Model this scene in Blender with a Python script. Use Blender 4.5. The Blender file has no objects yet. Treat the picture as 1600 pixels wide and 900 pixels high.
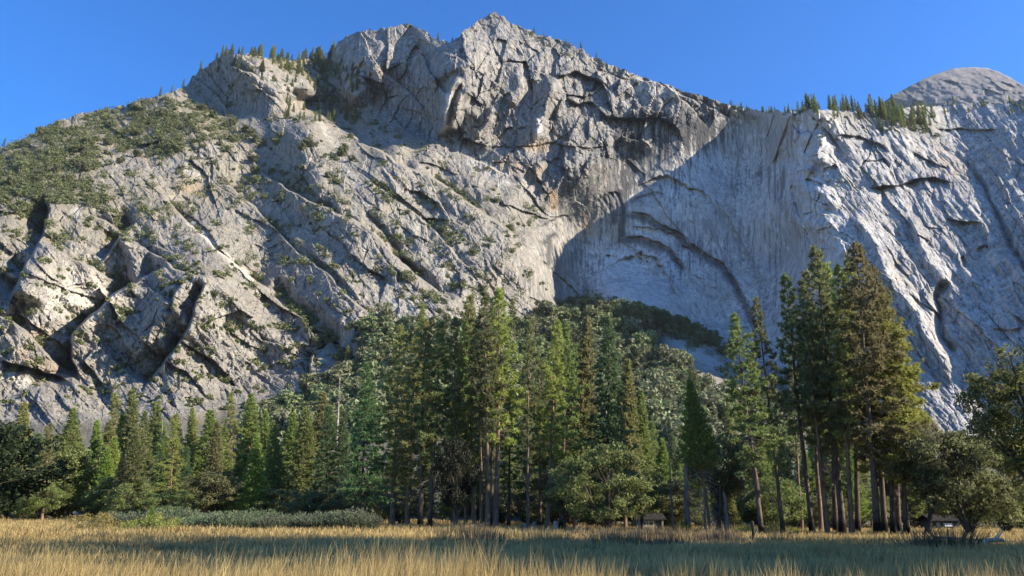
import bpy, math, random
import numpy as np
from mathutils import Vector, Matrix
C = bpy.context
SC = C.scene
COL = SC.collection
RAD = math.radians
# ------------------------------------------------------------------ camera, sky, sun, exposure
CAMZ, FOC, HORIZON = 1.75, 1155.0, 816.0
PITCH = math.atan((HORIZON-450)/FOC)
CP, SP = math.cos(PITCH), math.sin(PITCH)
cam = bpy.data.cameras.new('camera')
cam.sensor_width = 36.0; cam.lens = 36.0*FOC/1600; cam.clip_start = 0.2; cam.clip_end = 20000
camo = bpy.data.objects.new('camera', cam); COL.objects.link(camo)
camo.location = (0, 0, CAMZ); camo.rotation_euler = (math.pi/2+PITCH, 0, 0)
SC.camera = camo
SUN_AZ, SUN_EL = RAD(104), RAD(28)          # azimuth from the view direction (+Y) towards +X
world = bpy.data.worlds.new('World'); SC.world = world; world.use_nodes = True
nt = world.node_tree
for n in list(nt.nodes): nt.nodes.remove(n)
sky = nt.nodes.new('ShaderNodeTexSky'); sky.sky_type = 'NISHITA'; sky.sun_disc = False
sky.sun_elevation = SUN_EL; sky.sun_rotation = SUN_AZ
sky.altitude = 1200; sky.air_density = 1.0; sky.dust_density = 0.15; sky.ozone_density = 5.0
bg = nt.nodes.new('ShaderNodeBackground'); bg.inputs[1].default_value = 0.122
wo = nt.nodes.new('ShaderNodeOutputWorld')
hs = nt.nodes.new('ShaderNodeHueSaturation'); hs.inputs['Saturation'].default_value = 1.25; hs.inputs['Hue'].default_value = 0.508
nt.links.new(sky.outputs[0], hs.inputs['Color']); nt.links.new(hs.outputs[0], bg.inputs[0]); nt.links.new(bg.outputs[0], wo.inputs[0])
sl = bpy.data.lights.new('sun', 'SUN'); sl.energy = 5.0; sl.angle = RAD(0.5); sl.color = (1.0, 0.88, 0.70)
suno = bpy.data.objects.new('sun', sl); COL.objects.link(suno)
SUND = Vector((math.cos(SUN_EL)*math.sin(SUN_AZ), math.cos(SUN_EL)*math.cos(SUN_AZ), math.sin(SUN_EL)))
suno.rotation_euler = SUND.to_track_quat('Z', 'Y').to_euler(); suno.location = (0, 0, 2000)
SC.view_settings.view_transform = 'Standard'; SC.view_settings.look = 'None'
SC.view_settings.exposure = 1.3; SC.view_settings.gamma = 1.0; SC.view_settings.use_curve_mapping = False
SC.cycles.use_denoising = True
try: SC.cycles.denoiser = 'OPENIMAGEDENOISE'
except Exception: pass
SC.cycles.max_bounces = 5; SC.cycles.diffuse_bounces = 3; SC.cycles.glossy_bounces = 1
SC.cycles.transmission_bounces = 3; SC.cycles.volume_bounces = 0; SC.cycles.transparent_max_bounces = 4
SC.cycles.caustics_reflective = False; SC.cycles.caustics_refractive = False
SC.cycles.use_adaptive_sampling = False
SC.render.film_transparent = False

# ------------------------------------------------------------------ helpers
def ray(px, py):
    xo = (np.asarray(px, float)-800)/FOC; yo = (450-np.asarray(py, float))/FOC
    return xo, CP-yo*SP, SP+yo*CP
def pt(px, py, Y):
    dx, dy, dz = ray(px, py); s = Y/dy
    return dx*s, dy*s, CAMZ+dz*s
def mesh_np(name, V, F, mats=(), smooth=False, mi=None, attrs=None):
    V = np.ascontiguousarray(V, np.float32); F = np.ascontiguousarray(F, np.int32)
    m = bpy.data.meshes.new(name)
    n = F.shape[1]
    m.vertices.add(len(V)); m.vertices.foreach_set('co', V.ravel())
    m.loops.add(F.size); m.loops.foreach_set('vertex_index', F.ravel())
    m.polygons.add(len(F)); m.polygons.foreach_set('loop_start', np.arange(len(F), dtype=np.int32)*n)
    m.polygons.foreach_set('use_smooth', np.full(len(F), smooth, bool))
    for k in mats: m.materials.append(k)
    if mi is not None: m.polygons.foreach_set('material_index', np.ascontiguousarray(mi, np.int32))
    for k, a in (attrs or {}).items():
        at = m.attributes.new(k, 'FLOAT', 'POINT'); at.data.foreach_set('value', np.ascontiguousarray(a, np.float32).ravel())
    m.update(calc_edges=True)
    return m
def obj(name, mesh, parent=None, **props):
    o = bpy.data.objects.new(name, mesh); COL.objects.link(o)
    if parent is not None: o.parent = parent
    for k, v in props.items(): o[k] = v
    return o
def thing(name, label, cat, loc=(0, 0, 0), rz=0.0, sc=1.0, group=None):
    o = bpy.data.objects.new(name, None); COL.objects.link(o)
    o.empty_display_size = 0.3
    o.location = loc; o.rotation_euler = (0, 0, rz)
    o.scale = sc if isinstance(sc, (tuple, list)) else (sc, sc, sc)
    o['label'] = label; o['category'] = cat
    if group: o['group'] = group
    return o
# gradient noise on arrays
_R = np.random.RandomState(7)
_PERM = np.concatenate([_R.permutation(512)]*2)
_G = np.stack([np.cos(np.linspace(0, 2*np.pi, 512, False)), np.sin(np.linspace(0, 2*np.pi, 512, False))], 1)
def gnoise(x, y, seed=0):
    xi = np.floor(x).astype(np.int64); yi = np.floor(y).astype(np.int64)
    xf = x-xi; yf = y-yi
    u = xf*xf*xf*(xf*(xf*6-15)+10); v = yf*yf*yf*(yf*(yf*6-15)+10)
    def g(ix, iy, fx, fy):
        h = _PERM[(_PERM[(ix+seed*37) & 511]+iy+seed*11) & 511]
        gg = _G[h]; return gg[..., 0]*fx+gg[..., 1]*fy
    a = g(xi, yi, xf, yf); b = g(xi+1, yi, xf-1, yf); c = g(xi, yi+1, xf, yf-1); d = g(xi+1, yi+1, xf-1, yf-1)
    return ((a*(1-u)+b*u)*(1-v)+(c*(1-u)+d*u)*v)*1.5
def fbm(x, y, seed=0, octv=4, gain=0.5, lac=2.03, ridged=False):
    t = np.zeros_like(x); a = 1.0; s = 0.0
    for k in range(octv):
        n = gnoise(x, y, seed+k)
        if ridged: n = 1-2*np.abs(n)
        t += a*n; s += a; a *= gain; x = x*lac+3.1; y = y*lac+7.7
    return t/s
def rot(x, y, deg):
    c, s = math.cos(RAD(deg)), math.sin(RAD(deg)); return x*c+y*s, -x*s+y*c
def facets(x, y, seed=0, jit=0.9):
    """tilted flat facets: returns height offset (cell units), edge distance, cell random"""
    xi = np.floor(x).astype(np.int64); yi = np.floor(y).astype(np.int64)
    d1 = np.full(x.shape, 9.0); d2 = np.full(x.shape, 9.0); H = np.zeros(x.shape); K = np.zeros(x.shape)
    r = np.random.RandomState(seed+99).rand(4, 1024)
    for oy in (-1, 0, 1):
        for ox in (-1, 0, 1):
            h = _PERM[(_PERM[(xi+ox+seed*5) & 511]+yi+oy+seed*13) & 511]
            cx = xi+ox+0.5+jit*(r[0][h]-0.5); cy = yi+oy+0.5+jit*(r[1][h]-0.5)
            dx = x-cx; dy = y-cy; d = dx*dx+dy*dy
            near = d < d1
            d2 = np.where(near, d1, np.minimum(d2, d)); d1 = np.where(near, d, d1)
            H = np.where(near, (r[2][h]-0.5)*1.6*dx+(r[3][h]-0.5)*1.6*dy+(r[3][h^255]-0.5)*0.7, H)
            K = np.where(near, r[2][h^85], K)
    return H, np.sqrt(d2)-np.sqrt(d1), K
def poly_sd(px, py, poly):
    """distance to an open polyline and its sign (+ on the right of travel, i.e. below when drawn left to right), t in 0..1"""
    best = np.full(px.shape, 1e9); sg = np.ones(px.shape); tt = np.zeros(px.shape)
    P = np.array(poly, float); L = np.hypot(*(P[1:]-P[:-1]).T); acc = np.concatenate([[0], np.cumsum(L)]); tot = acc[-1]
    for k in range(len(P)-1):
        ax, ay = P[k]; bx, by = P[k+1]; ex, ey = bx-ax, by-ay; l2 = ex*ex+ey*ey
        t = np.clip(((px-ax)*ex+(py-ay)*ey)/l2, 0, 1)
        dx = px-ax-t*ex; dy = py-ay-t*ey; d = np.hypot(dx, dy)
        s = np.sign(ex*dy-ey*dx+1e-9)
        m = d < best
        best = np.where(m, d, best); sg = np.where(m, s, sg); tt = np.where(m, (acc[k]+t*L[k])/tot, tt)
    return best, sg, tt
def inside(px, py, poly, soft=10.0):
    """soft mask: 1 inside a closed polygon"""
    P = np.array(poly, float); c = np.zeros(px.shape, bool); n = len(P); best = np.full(px.shape, 1e9)
    for k in range(n):
        ax, ay = P[k]; bx, by = P[(k+1) % n]
        if ay != by:
            cond = ((ay > py) != (by > py)) & (px < (bx-ax)*(py-ay)/(by-ay)+ax); c ^= cond
        ex, ey = bx-ax, by-ay; t = np.clip(((px-ax)*ex+(py-ay)*ey)/(ex*ex+ey*ey+1e-9), 0, 1)
        best = np.minimum(best, np.hypot(px-ax-t*ex, py-ay-t*ey))
    sd = np.where(c, best, -best)
    t = np.clip(sd/soft*0.5+0.5, 0, 1); return t*t*(3-2*t)
def sstep(a, b, x):
    t = np.clip((x-a)/(b-a), 0, 1); return t*t*(3-2*t)

# node helper
class NT:
    def __init__(s, name):
        s.m = bpy.data.materials.new(name); s.m.use_nodes = True; s.t = s.m.node_tree
        for n in list(s.t.nodes): s.t.nodes.remove(n)
        s.out = s.t.nodes.new('ShaderNodeOutputMaterial')
    def n(s, typ, ins=None, **kw):
        k = s.t.nodes.new(typ)
        for a, v in kw.items(): setattr(k, a, v)
        for a, v in (ins or {}).items():
            if isinstance(v, bpy.types.NodeSocket): s.t.links.new(v, k.inputs[a])
            else: k.inputs[a].default_value = v
        return k
    def math(s, op, a, b=0.5, clamp=False):
        return s.n('ShaderNodeMath', {0: a, 1: b}, operation=op, use_clamp=clamp).outputs[0]
    def mix(s, f, a, b, blend='MIX'):
        k = s.n('ShaderNodeMix', data_type='RGBA', blend_type=blend)
        for i, v in ((0, f), (6, a), (7, b)):
            if isinstance(v, bpy.types.NodeSocket): s.t.links.new(v, k.inputs[i])
            else: k.inputs[i].default_value = v if i == 0 else (*v, 1)[:4]
        return k.outputs[2]
    def noise(s, vec, scale, detail=4, rough=0.55):
        return s.n('ShaderNodeTexNoise', {'Vector': vec, 'Scale': scale, 'Detail': detail, 'Roughness': rough}).outputs[0]
    def ramp(s, f, a, b):
        return s.n('ShaderNodeMapRange', {0: f, 1: a, 2: b, 3: 0.0, 4: 1.0}, interpolation_type='SMOOTHSTEP').outputs[0]
    def scale(s, vec, sc):
        return s.n('ShaderNodeVectorMath', {0: vec, 1: sc}, operation='MULTIPLY').outputs[0]
    def attr(s, name): return s.n('ShaderNodeAttribute', attribute_name=name).outputs['Fac']
    def done(s, col, rough=0.9, normal=None, spec=0.2, trans=None):
        b = s.n('ShaderNodeBsdfPrincipled', {'Roughness': rough, 'Specular IOR Level': spec})
        if isinstance(col, bpy.types.NodeSocket): s.t.links.new(col, b.inputs['Base Color'])
        else: b.inputs['Base Color'].default_value = (*col, 1)
        if normal is not None: s.t.links.new(normal, b.inputs['Normal'])
        o = b.outputs[0]
        if trans is not None:
            tr = s.n('ShaderNodeBsdfTranslucent')
            if isinstance(col, bpy.types.NodeSocket): s.t.links.new(col, tr.inputs[0])
            else: tr.inputs[0].default_value = (*col, 1)
            o = s.n('ShaderNodeMixShader', {0: trans, 1: o, 2: tr.outputs[0]}).outputs[0]
        s.t.links.new(o, s.out.inputs[0]); return s.m
# ------------------------------------------------------------------ rock material
def rock_material(name, base=(0.265, 0.248, 0.222), streak=1.0, pale_lift=(0.56, 0.55, 0.535)):
    k = NT(name)
    P = k.n('ShaderNodeNewGeometry'); pos = P.outputs['Position']; nz = k.n('ShaderNodeSeparateXYZ', {0: P.outputs['True Normal']}).outputs[2]
    big = k.noise(pos, 0.012, 5, 0.6); mid = k.noise(pos, 0.06, 5, 0.65); fine = k.noise(pos, 0.45, 4, 0.7)
    st = k.noise(k.scale(pos, (0.16, 0.16, 0.010)), 1.0, 4, 0.6)
    st2 = k.noise(k.scale(pos, (0.5, 0.5, 0.02)), 1.0, 3, 0.6)
    pale = tuple(c*1.5 for c in base); dark = tuple(c*0.56 for c in base)
    base = k.mix(k.attr('pale_lift'), base, pale_lift); dark = k.mix(k.attr('pale_lift'), dark, tuple(c*0.66 for c in pale_lift)); pale = k.mix(k.attr('pale_lift'), pale, tuple(c*1.25 for c in pale_lift))
    c = k.mix(k.ramp(big, 0.35, 0.65), dark, base)
    c = k.mix(k.math('MULTIPLY', k.ramp(mid, 0.45, 0.7), 0.65), c, pale)
    c = k.mix(k.math('MULTIPLY', k.ramp(k.noise(pos, 0.02, 4, 0.6), 0.52, 0.72), 0.45), c, (0.36, 0.30, 0.21))   # iron-tan weathering
    c = k.mix(k.math('MULTIPLY', k.ramp(st, 0.47, 0.64), k.math('SUBTRACT', 0.8*streak, k.math('MULTIPLY', k.attr('pale_lift'), 0.42*streak))), c, (0.085, 0.088, 0.098))                 # lichen streaks
    c = k.mix(k.math('MULTIPLY', k.ramp(st2, 0.52, 0.66), 0.6*streak), c, (0.44, 0.43, 0.40))
    st3 = k.noise(k.scale(pos, (0.32, 0.32, 0.012)), 1.0, 5, 0.7)
    c = k.mix(k.math('MULTIPLY', k.ramp(st3, 0.52, 0.66), k.math('MULTIPLY', k.ramp(big, 0.4, 0.6), 0.75*streak)), c, (0.06, 0.062, 0.07))
    sa = k.attr('stain')
    sn = k.math('MULTIPLY', sa, k.ramp(k.math('ADD', st3, k.math('MULTIPLY', sa, 0.34)), 0.52, 0.70))
    c = k.mix(k.math('MULTIPLY', sn, 0.92, True), c, (0.035, 0.037, 0.043))
    c = k.mix(k.math('MULTIPLY', k.attr('pale'), k.ramp(k.math('ADD', mid, k.math('MULTIPLY', k.attr('pale'), 0.3)), 0.45, 0.75)), c, (0.56, 0.54, 0.50))
    c = k.mix(k.math('MULTIPLY', k.attr('rust'), k.ramp(mid, 0.3, 0.6)), c, (0.34, 0.23, 0.13))
    c = k.mix(k.math('MULTIPLY', k.ramp(fine, 0.45, 0.75), 0.35), c, (0.12, 0.12, 0.12))
    vc = k.n('ShaderNodeTexVoronoi', {'Vector': k.scale(k.n('ShaderNodeVectorMath', {0: pos, 1: k.n('ShaderNodeVectorMath', {0: k.n('ShaderNodeTexNoise', {'Vector': pos, 'Scale': 0.05, 'Detail': 3}).outputs[1], 1: (14, 14, 14)}, operation='MULTIPLY').outputs[0]}).outputs[0], (0.05, 0.02, 0.032)), 'Scale': 1.0}, feature='DISTANCE_TO_EDGE').outputs[0]
    c = k.mix(k.math('MULTIPLY', k.math('SUBTRACT', 1.0, k.ramp(vc, 0.0, 0.035)), k.math('MULTIPLY', k.ramp(big, 0.42, 0.62), k.math('SUBTRACT', 0.6, k.math('MULTIPLY', k.attr('pale_lift'), 0.55)))), c, (0.05, 0.05, 0.052))
    ve = k.attr('veg')
    soil = k.mix(k.ramp(mid, 0.4, 0.6), (0.24, 0.20, 0.13), (0.14, 0.13, 0.08))
    soil = k.mix(k.attr('talus'), soil, (0.075, 0.07, 0.045))
    vf = k.math('MULTIPLY', ve, k.ramp(k.math('ADD', k.math('ADD', mid, k.math('MULTIPLY', ve, 0.35)), k.math('MULTIPLY', nz, 0.3)), 0.62, 0.85))
    c = k.mix(k.math('MULTIPLY', vf, 0.7), c, soil)
    hgt = k.math('ADD', k.math('MULTIPLY', fine, 0.7), k.math('MULTIPLY', st2, 0.5))
    bp = k.n('ShaderNodeBump', {'Strength': 0.8, 'Distance': 1.6, 'Height': hgt})
    return k.done(c, 0.92, bp.outputs[0], 0.1)

# ------------------------------------------------------------------ the mountain: a terrain sheet over azimuth and elevation
RIM = np.array([(-400,420),(-200,330),(-60,262),(0,234),(20,229),(60,202),(110,182),(160,170),(220,158),(270,146),(290,136),(310,113),(340,88),(365,84),(400,84),(430,90),(450,97),
 (470,94),(490,97),(512,92),(528,68),(548,52),(590,46),(640,41),(662,45),(682,58),(702,66),(716,62),(725,50),(745,37),(758,27),(766,21),(776,21),(788,28),(800,38),(830,47),(870,60),
 (900,76),(930,90),(960,104),(985,111),(1010,123),(1040,130),(1070,141),(1100,148),(1130,157),(1160,166),(1190,172),(1230,173),(1270,170),(1310,172),(1350,175),(1380,172),(1420,168),
 (1460,165),(1500,163),(1540,160),(1600,156),(1700,150),(2000,140)], float)
CPT = np.array([
 # right slabs
 (1400,700,500),(1600,700,480),(1400,640,575),(1590,640,545),(1420,520,640),(1590,520,600),(1400,400,725),(1590,400,670),(1330,300,820),(1450,300,805),(1590,280,770),(1400,205,900),(1590,190,860),(1500,160,980),(1300,230,880),(1320,400,735),(1360,520,660),
 (1480,640,555),(1700,400,600),(1700,250,730),(1750,600,500),(1850,300,680),(1850,600,540),
 # edge turning into the alcove
 (1262,260,880),(1262,330,835),(1285,420,772),(1330,540,690),(1235,178,955),
 # alcove
 (1215,250,1060),(1225,400,980),(1180,450,995),(1100,480,1000),(1190,300,1070),(1120,330,1070),(1050,330,1075),(1000,330,1072),(930,330,1066),(880,350,1050),(1000,430,1040),(930,430,1035),(880,440,1025),(1000,520,985),(1120,540,930),(880,500,945),(1060,230,1105),(980,250,1105),
 (1130,180,1135),(1190,185,1120),(1250,620,745),
 # upper main face
 (900,270,1010),(950,200,1070),(880,190,1060),(950,130,1120),(870,110,1120),(1050,150,1120),(1000,170,1095),(800,60,1160),(770,25,1200),(800,150,1075),(722,100,1060),(703,165,1020),(708,128,1035),(650,120,1165),(655,165,1120),(720,210,1040),(660,70,1190),(600,70,1250),(550,90,1235),(540,145,1190),(620,140,1190),(600,182,1160),(660,192,1105),(780,220,1040),(880,240,1025),(800,280,985),
 # gully behind the tooth
 (500,120,1330),(480,105,1370),(530,175,1210),(480,160,1250),
 # tooth
 (372,95,1085),(330,120,1180),(322,150,1150),(360,130,1120),(400,135,1075),(440,132,1085),(425,108,1110),(480,142,1100),(400,166,1085),(450,168,1090),(350,172,1120),(490,178,1125),
 # hump on the left
 (270,160,1060),(200,175,1060),(100,195,1020),(0,245,940),(-150,330,820),(320,190,1020),(380,210,1010),(200,240,930),(80,260,870),(0,310,780),(150,310,800),(300,260,920),
 # lower left buttresses
 (300,330,830),(400,300,910),(430,240,970),(480,190,1010),(200,380,715),(60,390,665),(60,480,590),(0,460,580),(160,470,625),(250,440,640),(290,440,600),(330,440,610),(300,520,565),(400,500,650),(400,420,750),(450,560,620),(420,620,555),(150,580,575),(40,560,540),(0,650,490),(200,640,505),(330,640,510),(-150,500,560),(-150,650,470),
 # the long slabs in the middle
 (480,300,840),(560,260,910),(620,230,970),(520,400,735),(600,400,750),(660,330,845),(720,300,900),(560,500,630),(640,490,665),(700,470,700),(720,400,780),(790,360,870),(815,390,850),(828,430,830),(800,480,785),(760,500,745),(520,520,620),
 # talus and valley floor
 (560,590,560),(600,620,450),(520,650,420),(700,560,560),(700,620,430),(800,540,680),(870,505,850),(930,500,900),(1000,510,900),(900,600,560),(1000,600,600),(1060,580,720),(1120,610,640),(1100,680,450),(900,690,360),(700,700,330),(500,710,320),(300,700,380),(100,710,380),(-100,720,380),(1300,720,420),(1500,740,390),(1700,740,380),
 (-150,780,265),(200,780,260),(600,780,250),(1000,780,250),(1400,780,265),(1750,780,280),(-150,830,205),(400,830,200),(800,830,200),(1200,830,200),(1750,830,205)], float)

def tps_field(xs, ys):
    S = 200.0
    X = CPT[:, :2]/S; z = np.log(CPT[:, 2])
    def U(r2): return np.where(r2 > 1e-12, 0.5*r2*np.log(r2+1e-12), 0)
    n = len(X); D = ((X[:, None]-X[None])**2).sum(-1)
    A = np.zeros((n+3, n+3)); A[:n, :n] = U(D)+np.eye(n)*0.0006; A[:n, n] = 1; A[:n, n+1:] = X; A[n, :n] = 1; A[n+1:, :n] = X.T
    w = np.linalg.solve(A, np.concatenate([z, [0, 0, 0]]))
    gx = np.linspace(-420, 2020, 245); gy = np.linspace(-20, 860, 90)
    GX, GY = np.meshgrid(gx/S, gy/S)
    T = w[n]+w[n+1]*GX+w[n+2]*GY
    for i in range(n): T += w[i]*U((GX-X[i, 0])**2+(GY-X[i, 1])**2)
    fx = np.clip((xs-gx[0])/(gx[1]-gx[0]), 0, len(gx)-1.001); fy = np.clip((ys-gy[0])/(gy[1]-gy[0]), 0, len(gy)-1.001)
    ix = fx.astype(int); iy = fy.astype(int); fx -= ix; fy -= iy
    return np.exp((T[iy, ix]*(1-fx)+T[iy, ix+1]*fx)*(1-fy)+(T[iy+1, ix]*(1-fx)+T[iy+1, ix+1]*fx)*fy)

# steps in the rock face: (polyline, metres, width px, fade px).  mode 'o' = overhang (rock below the line set back),
# 'l' = ledge (rock above the line set back), 'c' = crack / gully, 'r' = rib standing out
FEAT = [
 # great shingled slabs of the middle: their upper-right edges
 ('l', [(430,185),(500,182),(560,215),(620,255),(690,290),(750,330),(800,365),(825,400)], 26, 3, 60),
 ('l', [(395,250),(450,300),(520,330),(570,350),(620,400),(660,440),(720,478)], 20, 3, 45),
 ('l', [(330,270),(420,345),(470,400),(520,440),(560,480),(600,500)], 9, 2.5, 35),
 ('l', [(240,290),(310,365),(375,420),(400,445),(470,500),(500,540),(480,590)], 22, 3, 40),
 ('c', [(420,440),(460,470),(500,505),(540,545)], 14, 12, 0),
 ('l', [(130,330),(200,370),(270,420),(300,432),(340,440)], 10, 3, 40),
 ('l', [(30,345),(60,370),(110,405),(150,425),(205,450)], 12, 3, 35),
 ('l', [(0,495),(40,520),(80,560),(110,590),(135,610)], 14, 3, 30),
 ('l', [(560,270),(600,300),(650,335),(700,380),(740,430)], 6, 2, 30),
 ('l', [(620,200),(680,225),(740,250),(800,282)], 8, 2, 24),
 ('c', [(560,320),(600,360),(640,410),(690,455)], 9, 5, 0),
 ('c', [(630,400),(660,440),(700,470)], 14, 5, 0),
 ('o', [(630,296),(660,300),(690,320)], 9, 2, 22),
 ('o', [(480,395),(500,410),(540,440),(560,460)], 5, 2, 20),
 ('o', [(365,330),(420,350),(440,365)], 6, 2, 16),
 ('o', [(0,560),(40,570),(75,580),(110,600)], 16, 2, 26),
 ('l', [(165,412),(185,372),(215,347)], 20, 3, 26),
 # shaded clefts of the lower-left buttresses
 ('l', [(12,470),(35,425),(58,385),(82,335),(72,300)], 34, 3, 44),
 ('l', [(128,600),(112,560),(112,525),(150,487),(205,442),(266,414)], 42, 3, 46),
 ('l', [(222,616),(258,566),(300,508),(306,470),(322,445)], 20, 3, 18),
 ('l', [(272,490),(270,465),(284,440)], 12, 2.5, 12),
 ('l', [(488,592),(490,560),(510,536)], 20, 3, 22),
 ('r', [(290,430),(265,470),(230,520),(205,560)], -10, 22, 0),
 ('r', [(330,440),(400,500),(470,560)], -10, 20, 0),
 ('r', [(90,380),(60,430),(40,470)], -18, 24, 0),
 # gullies and ribs of the upper face
 ('r', [(716,118),(703,160),(692,190),(682,212)], -34, 8, 0),
 ('r', [(735,135),(715,175),(702,205)], -26, 8, 0),
 ('c', [(722,130),(706,165),(693,200)], 8, 4, 0),
 ('r', [(866,120),(852,170),(838,200),(835,224)], -26, 10, 0),
 ('r', [(770,165),(755,195),(745,215)], -16, 6, 0),
 ('r', [(800,90),(812,130),(800,170)], -14, 12, 0), ('r', [(745,60),(690,100),(640,150)], -12, 14, 0),
 ('o', [(868,118),(900,112),(930,125),(950,140)], 14, 2, 26),
 ('o', [(880,150),(905,165),(925,160),(945,180),(975,185),(1010,182),(1030,175)], 12, 2.5, 24),
 ('o', [(760,228),(820,224),(880,228),(950,226)], 5, 2, 14),
 ('l', [(985,120),(1030,133),(1080,160),(1100,175)], 9, 2, 22),
 ('l', [(1085,160),(1120,172),(1140,185)], 8, 2, 14),
 ('r', [(760,60),(730,100),(700,110),(660,120)], -9, 12, 0),
 ('c', [(660,60),(650,100),(640,140)], 7, 6, 0),
 ('r', [(600,60),(590,110),(600,150)], -9, 14, 0),
 ('c', [(560,95),(575,120),(590,180)], 8, 7, 0),
 ('l', [(370,85),(400,105),(450,125),(490,145)], 9, 3, 20),
 ('l', [(345,100),(395,118),(430,140),(470,152)], 8, 3, 16),
 # the arches (stacked exfoliation shells, each set back under the one above)
 ('o', [(938,405),(950,395),(970,405),(1000,396),(1020,402),(1035,420),(1050,445),(1056,470)], 11, 2, 40),
 ('o', [(945,425),(960,410),(985,399),(1006,405),(1022,420),(1034,436)], 7, 2, 30),
 ('o', [(972,372),(1000,372),(1040,388),(1066,410),(1068,440)], 10, 2, 34),
 ('o', [(972,328),(1010,333),(1050,355),(1095,385),(1130,410),(1155,445),(1175,490),(1195,530)], 11, 2, 38),
 ('o', [(978,292),(1035,270),(1095,300),(1145,350),(1190,425),(1218,505)], 6, 2, 40),
 ('o', [(985,355),(1030,355),(1060,372),(1085,390)], 7, 2, 24),
 ('o', [(1020,275),(1040,270),(1070,285),(1090,300)], 7, 2, 20),
 ('o', [(842,352),(870,345),(890,338)], 7, 2, 24),
 ('o', [(846,382),(856,372),(870,365)], 8, 2, 20),
 ('o', [(925,315),(950,303),(968,298)], 8, 2, 26),
 ('o', [(985,310),(1010,302),(1040,300)], 5, 2, 16),
 ('o', [(1040,400),(1090,430),(1120,450),(1122,480)], 6, 2, 20),
 ('c', [(1235,280),(1250,330),(1265,370),(1290,420),(1310,470)], 9, 4, 0),
 ('c', [(1205,330),(1225,370),(1250,430)], 6, 4, 0),
 ('o', [(840,400),(865,420),(890,450),(905,470)], 8, 3, 24),
 # right slabs
 ('o', [(1356,298),(1380,290),(1420,287),(1445,278),(1465,278),(1490,288)], 16, 2, 26),
 ('o', [(1480,338),(1500,342),(1530,348)], 14, 2, 16),
 ('o', [(1300,212),(1340,212),(1370,222),(1392,240)], 10, 2, 18),
 ('o', [(1345,246),(1370,249),(1385,246)], 7, 2, 12),
 ('o', [(1425,238),(1455,250),(1485,262)], 9, 2.5, 18),
 ('o', [(1460,198),(1510,200),(1560,198)], 10, 2, 12),
 ('c', [(1480,225),(1515,262),(1545,310),(1565,350),(1590,400),(1610,440)], 6, 4, 0),
 ('c', [(1378,250),(1400,270),(1412,290)], 6, 3, 0),
 ('o', [(1525,390),(1540,380),(1550,382)], 8, 2, 10),
 ('r', [(1355,380),(1410,460),(1450,520),(1490,600)], -9, 10, 0),
 ('c', [(1480,440),(1462,470),(1475,520),(1490,560)], 12, 6, 0),
 ('c', [(1505,400),(1510,410),(1507,418)], 6, 3, 0),
 ('r', [(1420,330),(1450,400),(1480,450)], -6, 8, 0),
 ('r', [(1330,330),(1365,380),(1400,420)], -8, 10, 0),
 ('o', [(1550,513),(1575,515),(1600,510)], 7, 2, 12),
 ('l', [(1345,560),(1390,610),(1430,640)], 7, 2.5, 16),
]
STAIN = [  # dark water stains: (polyline, width px, strength)
 ([(968,295),(970,330),(972,370)], 6, 1.0),([(955,300),(958,345)], 8, .9),([(985,185),(988,230),(990,265)], 9, 1.0),([(1000,180),(1040,190),(1100,195)], 12, .8),([(1100,165),(1100,200)], 30, .6),
 ([(962,230),(965,300)], 7, .7),([(970,180),(972,215)], 10, .7),([(856,372),(856,410)], 7, .9),([(888,285),(890,310)], 4, .7),([(846,380),(866,368)], 8, .8),
 ([(972,378),(1000,381),(1040,396),(1064,418)], 9, .85),([(972,336),(1010,342),(1050,362),(1095,393),(1128,418),(1152,452),(1176,505)], 9, .82),([(978,298),(1035,276),(1095,306),(1143,356),(1186,430),(1212,505)], 8, .4),([(1003,413),(1026,431),(1040,460),(1045,495)], 10, .9),([(985,312),(1010,304),(1035,303)], 6, .6),
 ([(860,125),(862,180),(888,200)], 10, .45),([(915,115),(918,170)], 10, .45),([(1060,150),(1068,190)], 12, .5),([(1210,300),(1290,430)], 10, .35),([(1150,200),(1160,240)], 14, .35),
 ([(1510,262),(1545,310),(1570,360),(1600,420)], 6, .55),([(800,235),(803,290)], 6, .6),([(795,215),(797,240)], 8, .6),([(880,240),(886,290)], 5, .6),([(930,250),(935,290)], 6, .6),([(842,352),(880,342)], 4, .6),([(1070,250),(1090,260)], 6, .4),
 ([(940,150),(960,185)], 8, .6),([(1420,288),(1460,280),(1490,290)], 5, .6),([(1110,230),(1115,270)], 8, .35),([(905,200),(908,225)], 4, .5),([(845,460),(868,490)], 10, .45),
 ([(980,195),(984,250),(980,300)], 5, .8),([(945,240),(948,280)], 4, .7),([(620,100),(640,130)], 20, .35),([(590,150),(640,190)], 26, .35),([(1020,190),(1030,215)], 8, .5),
]
PALE = [([(702,150),(694,200)], 5, .9),([(840,190),(836,218)], 5, .9),([(425,145),(480,125)], 10, .35),([(90,470),(150,460)], 45, .7),([(50,500),(90,540)], 20, .6),([(300,350),(395,435)], 7, .8),([(10,580),(40,600)], 12, .7),
 ([(120,325),(125,340)], 6, .8),([(960,470),(1030,500)], 40, .45),([(1040,150),(1000,140)], 18, .5),([(1120,165),(1130,180)], 10, .6),([(740,255),(790,285)], 14, .4),([(620,470),(690,500)], 26, .35),([(1540,450),(1590,520)], 40, .35),
 ([(500,190),(560,290)], 6, .5),([(270,250),(330,290)], 10, .5),([(1060,530),(1120,570)], 16, .8),([(640,350),(700,440)], 12,.35)]
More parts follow.
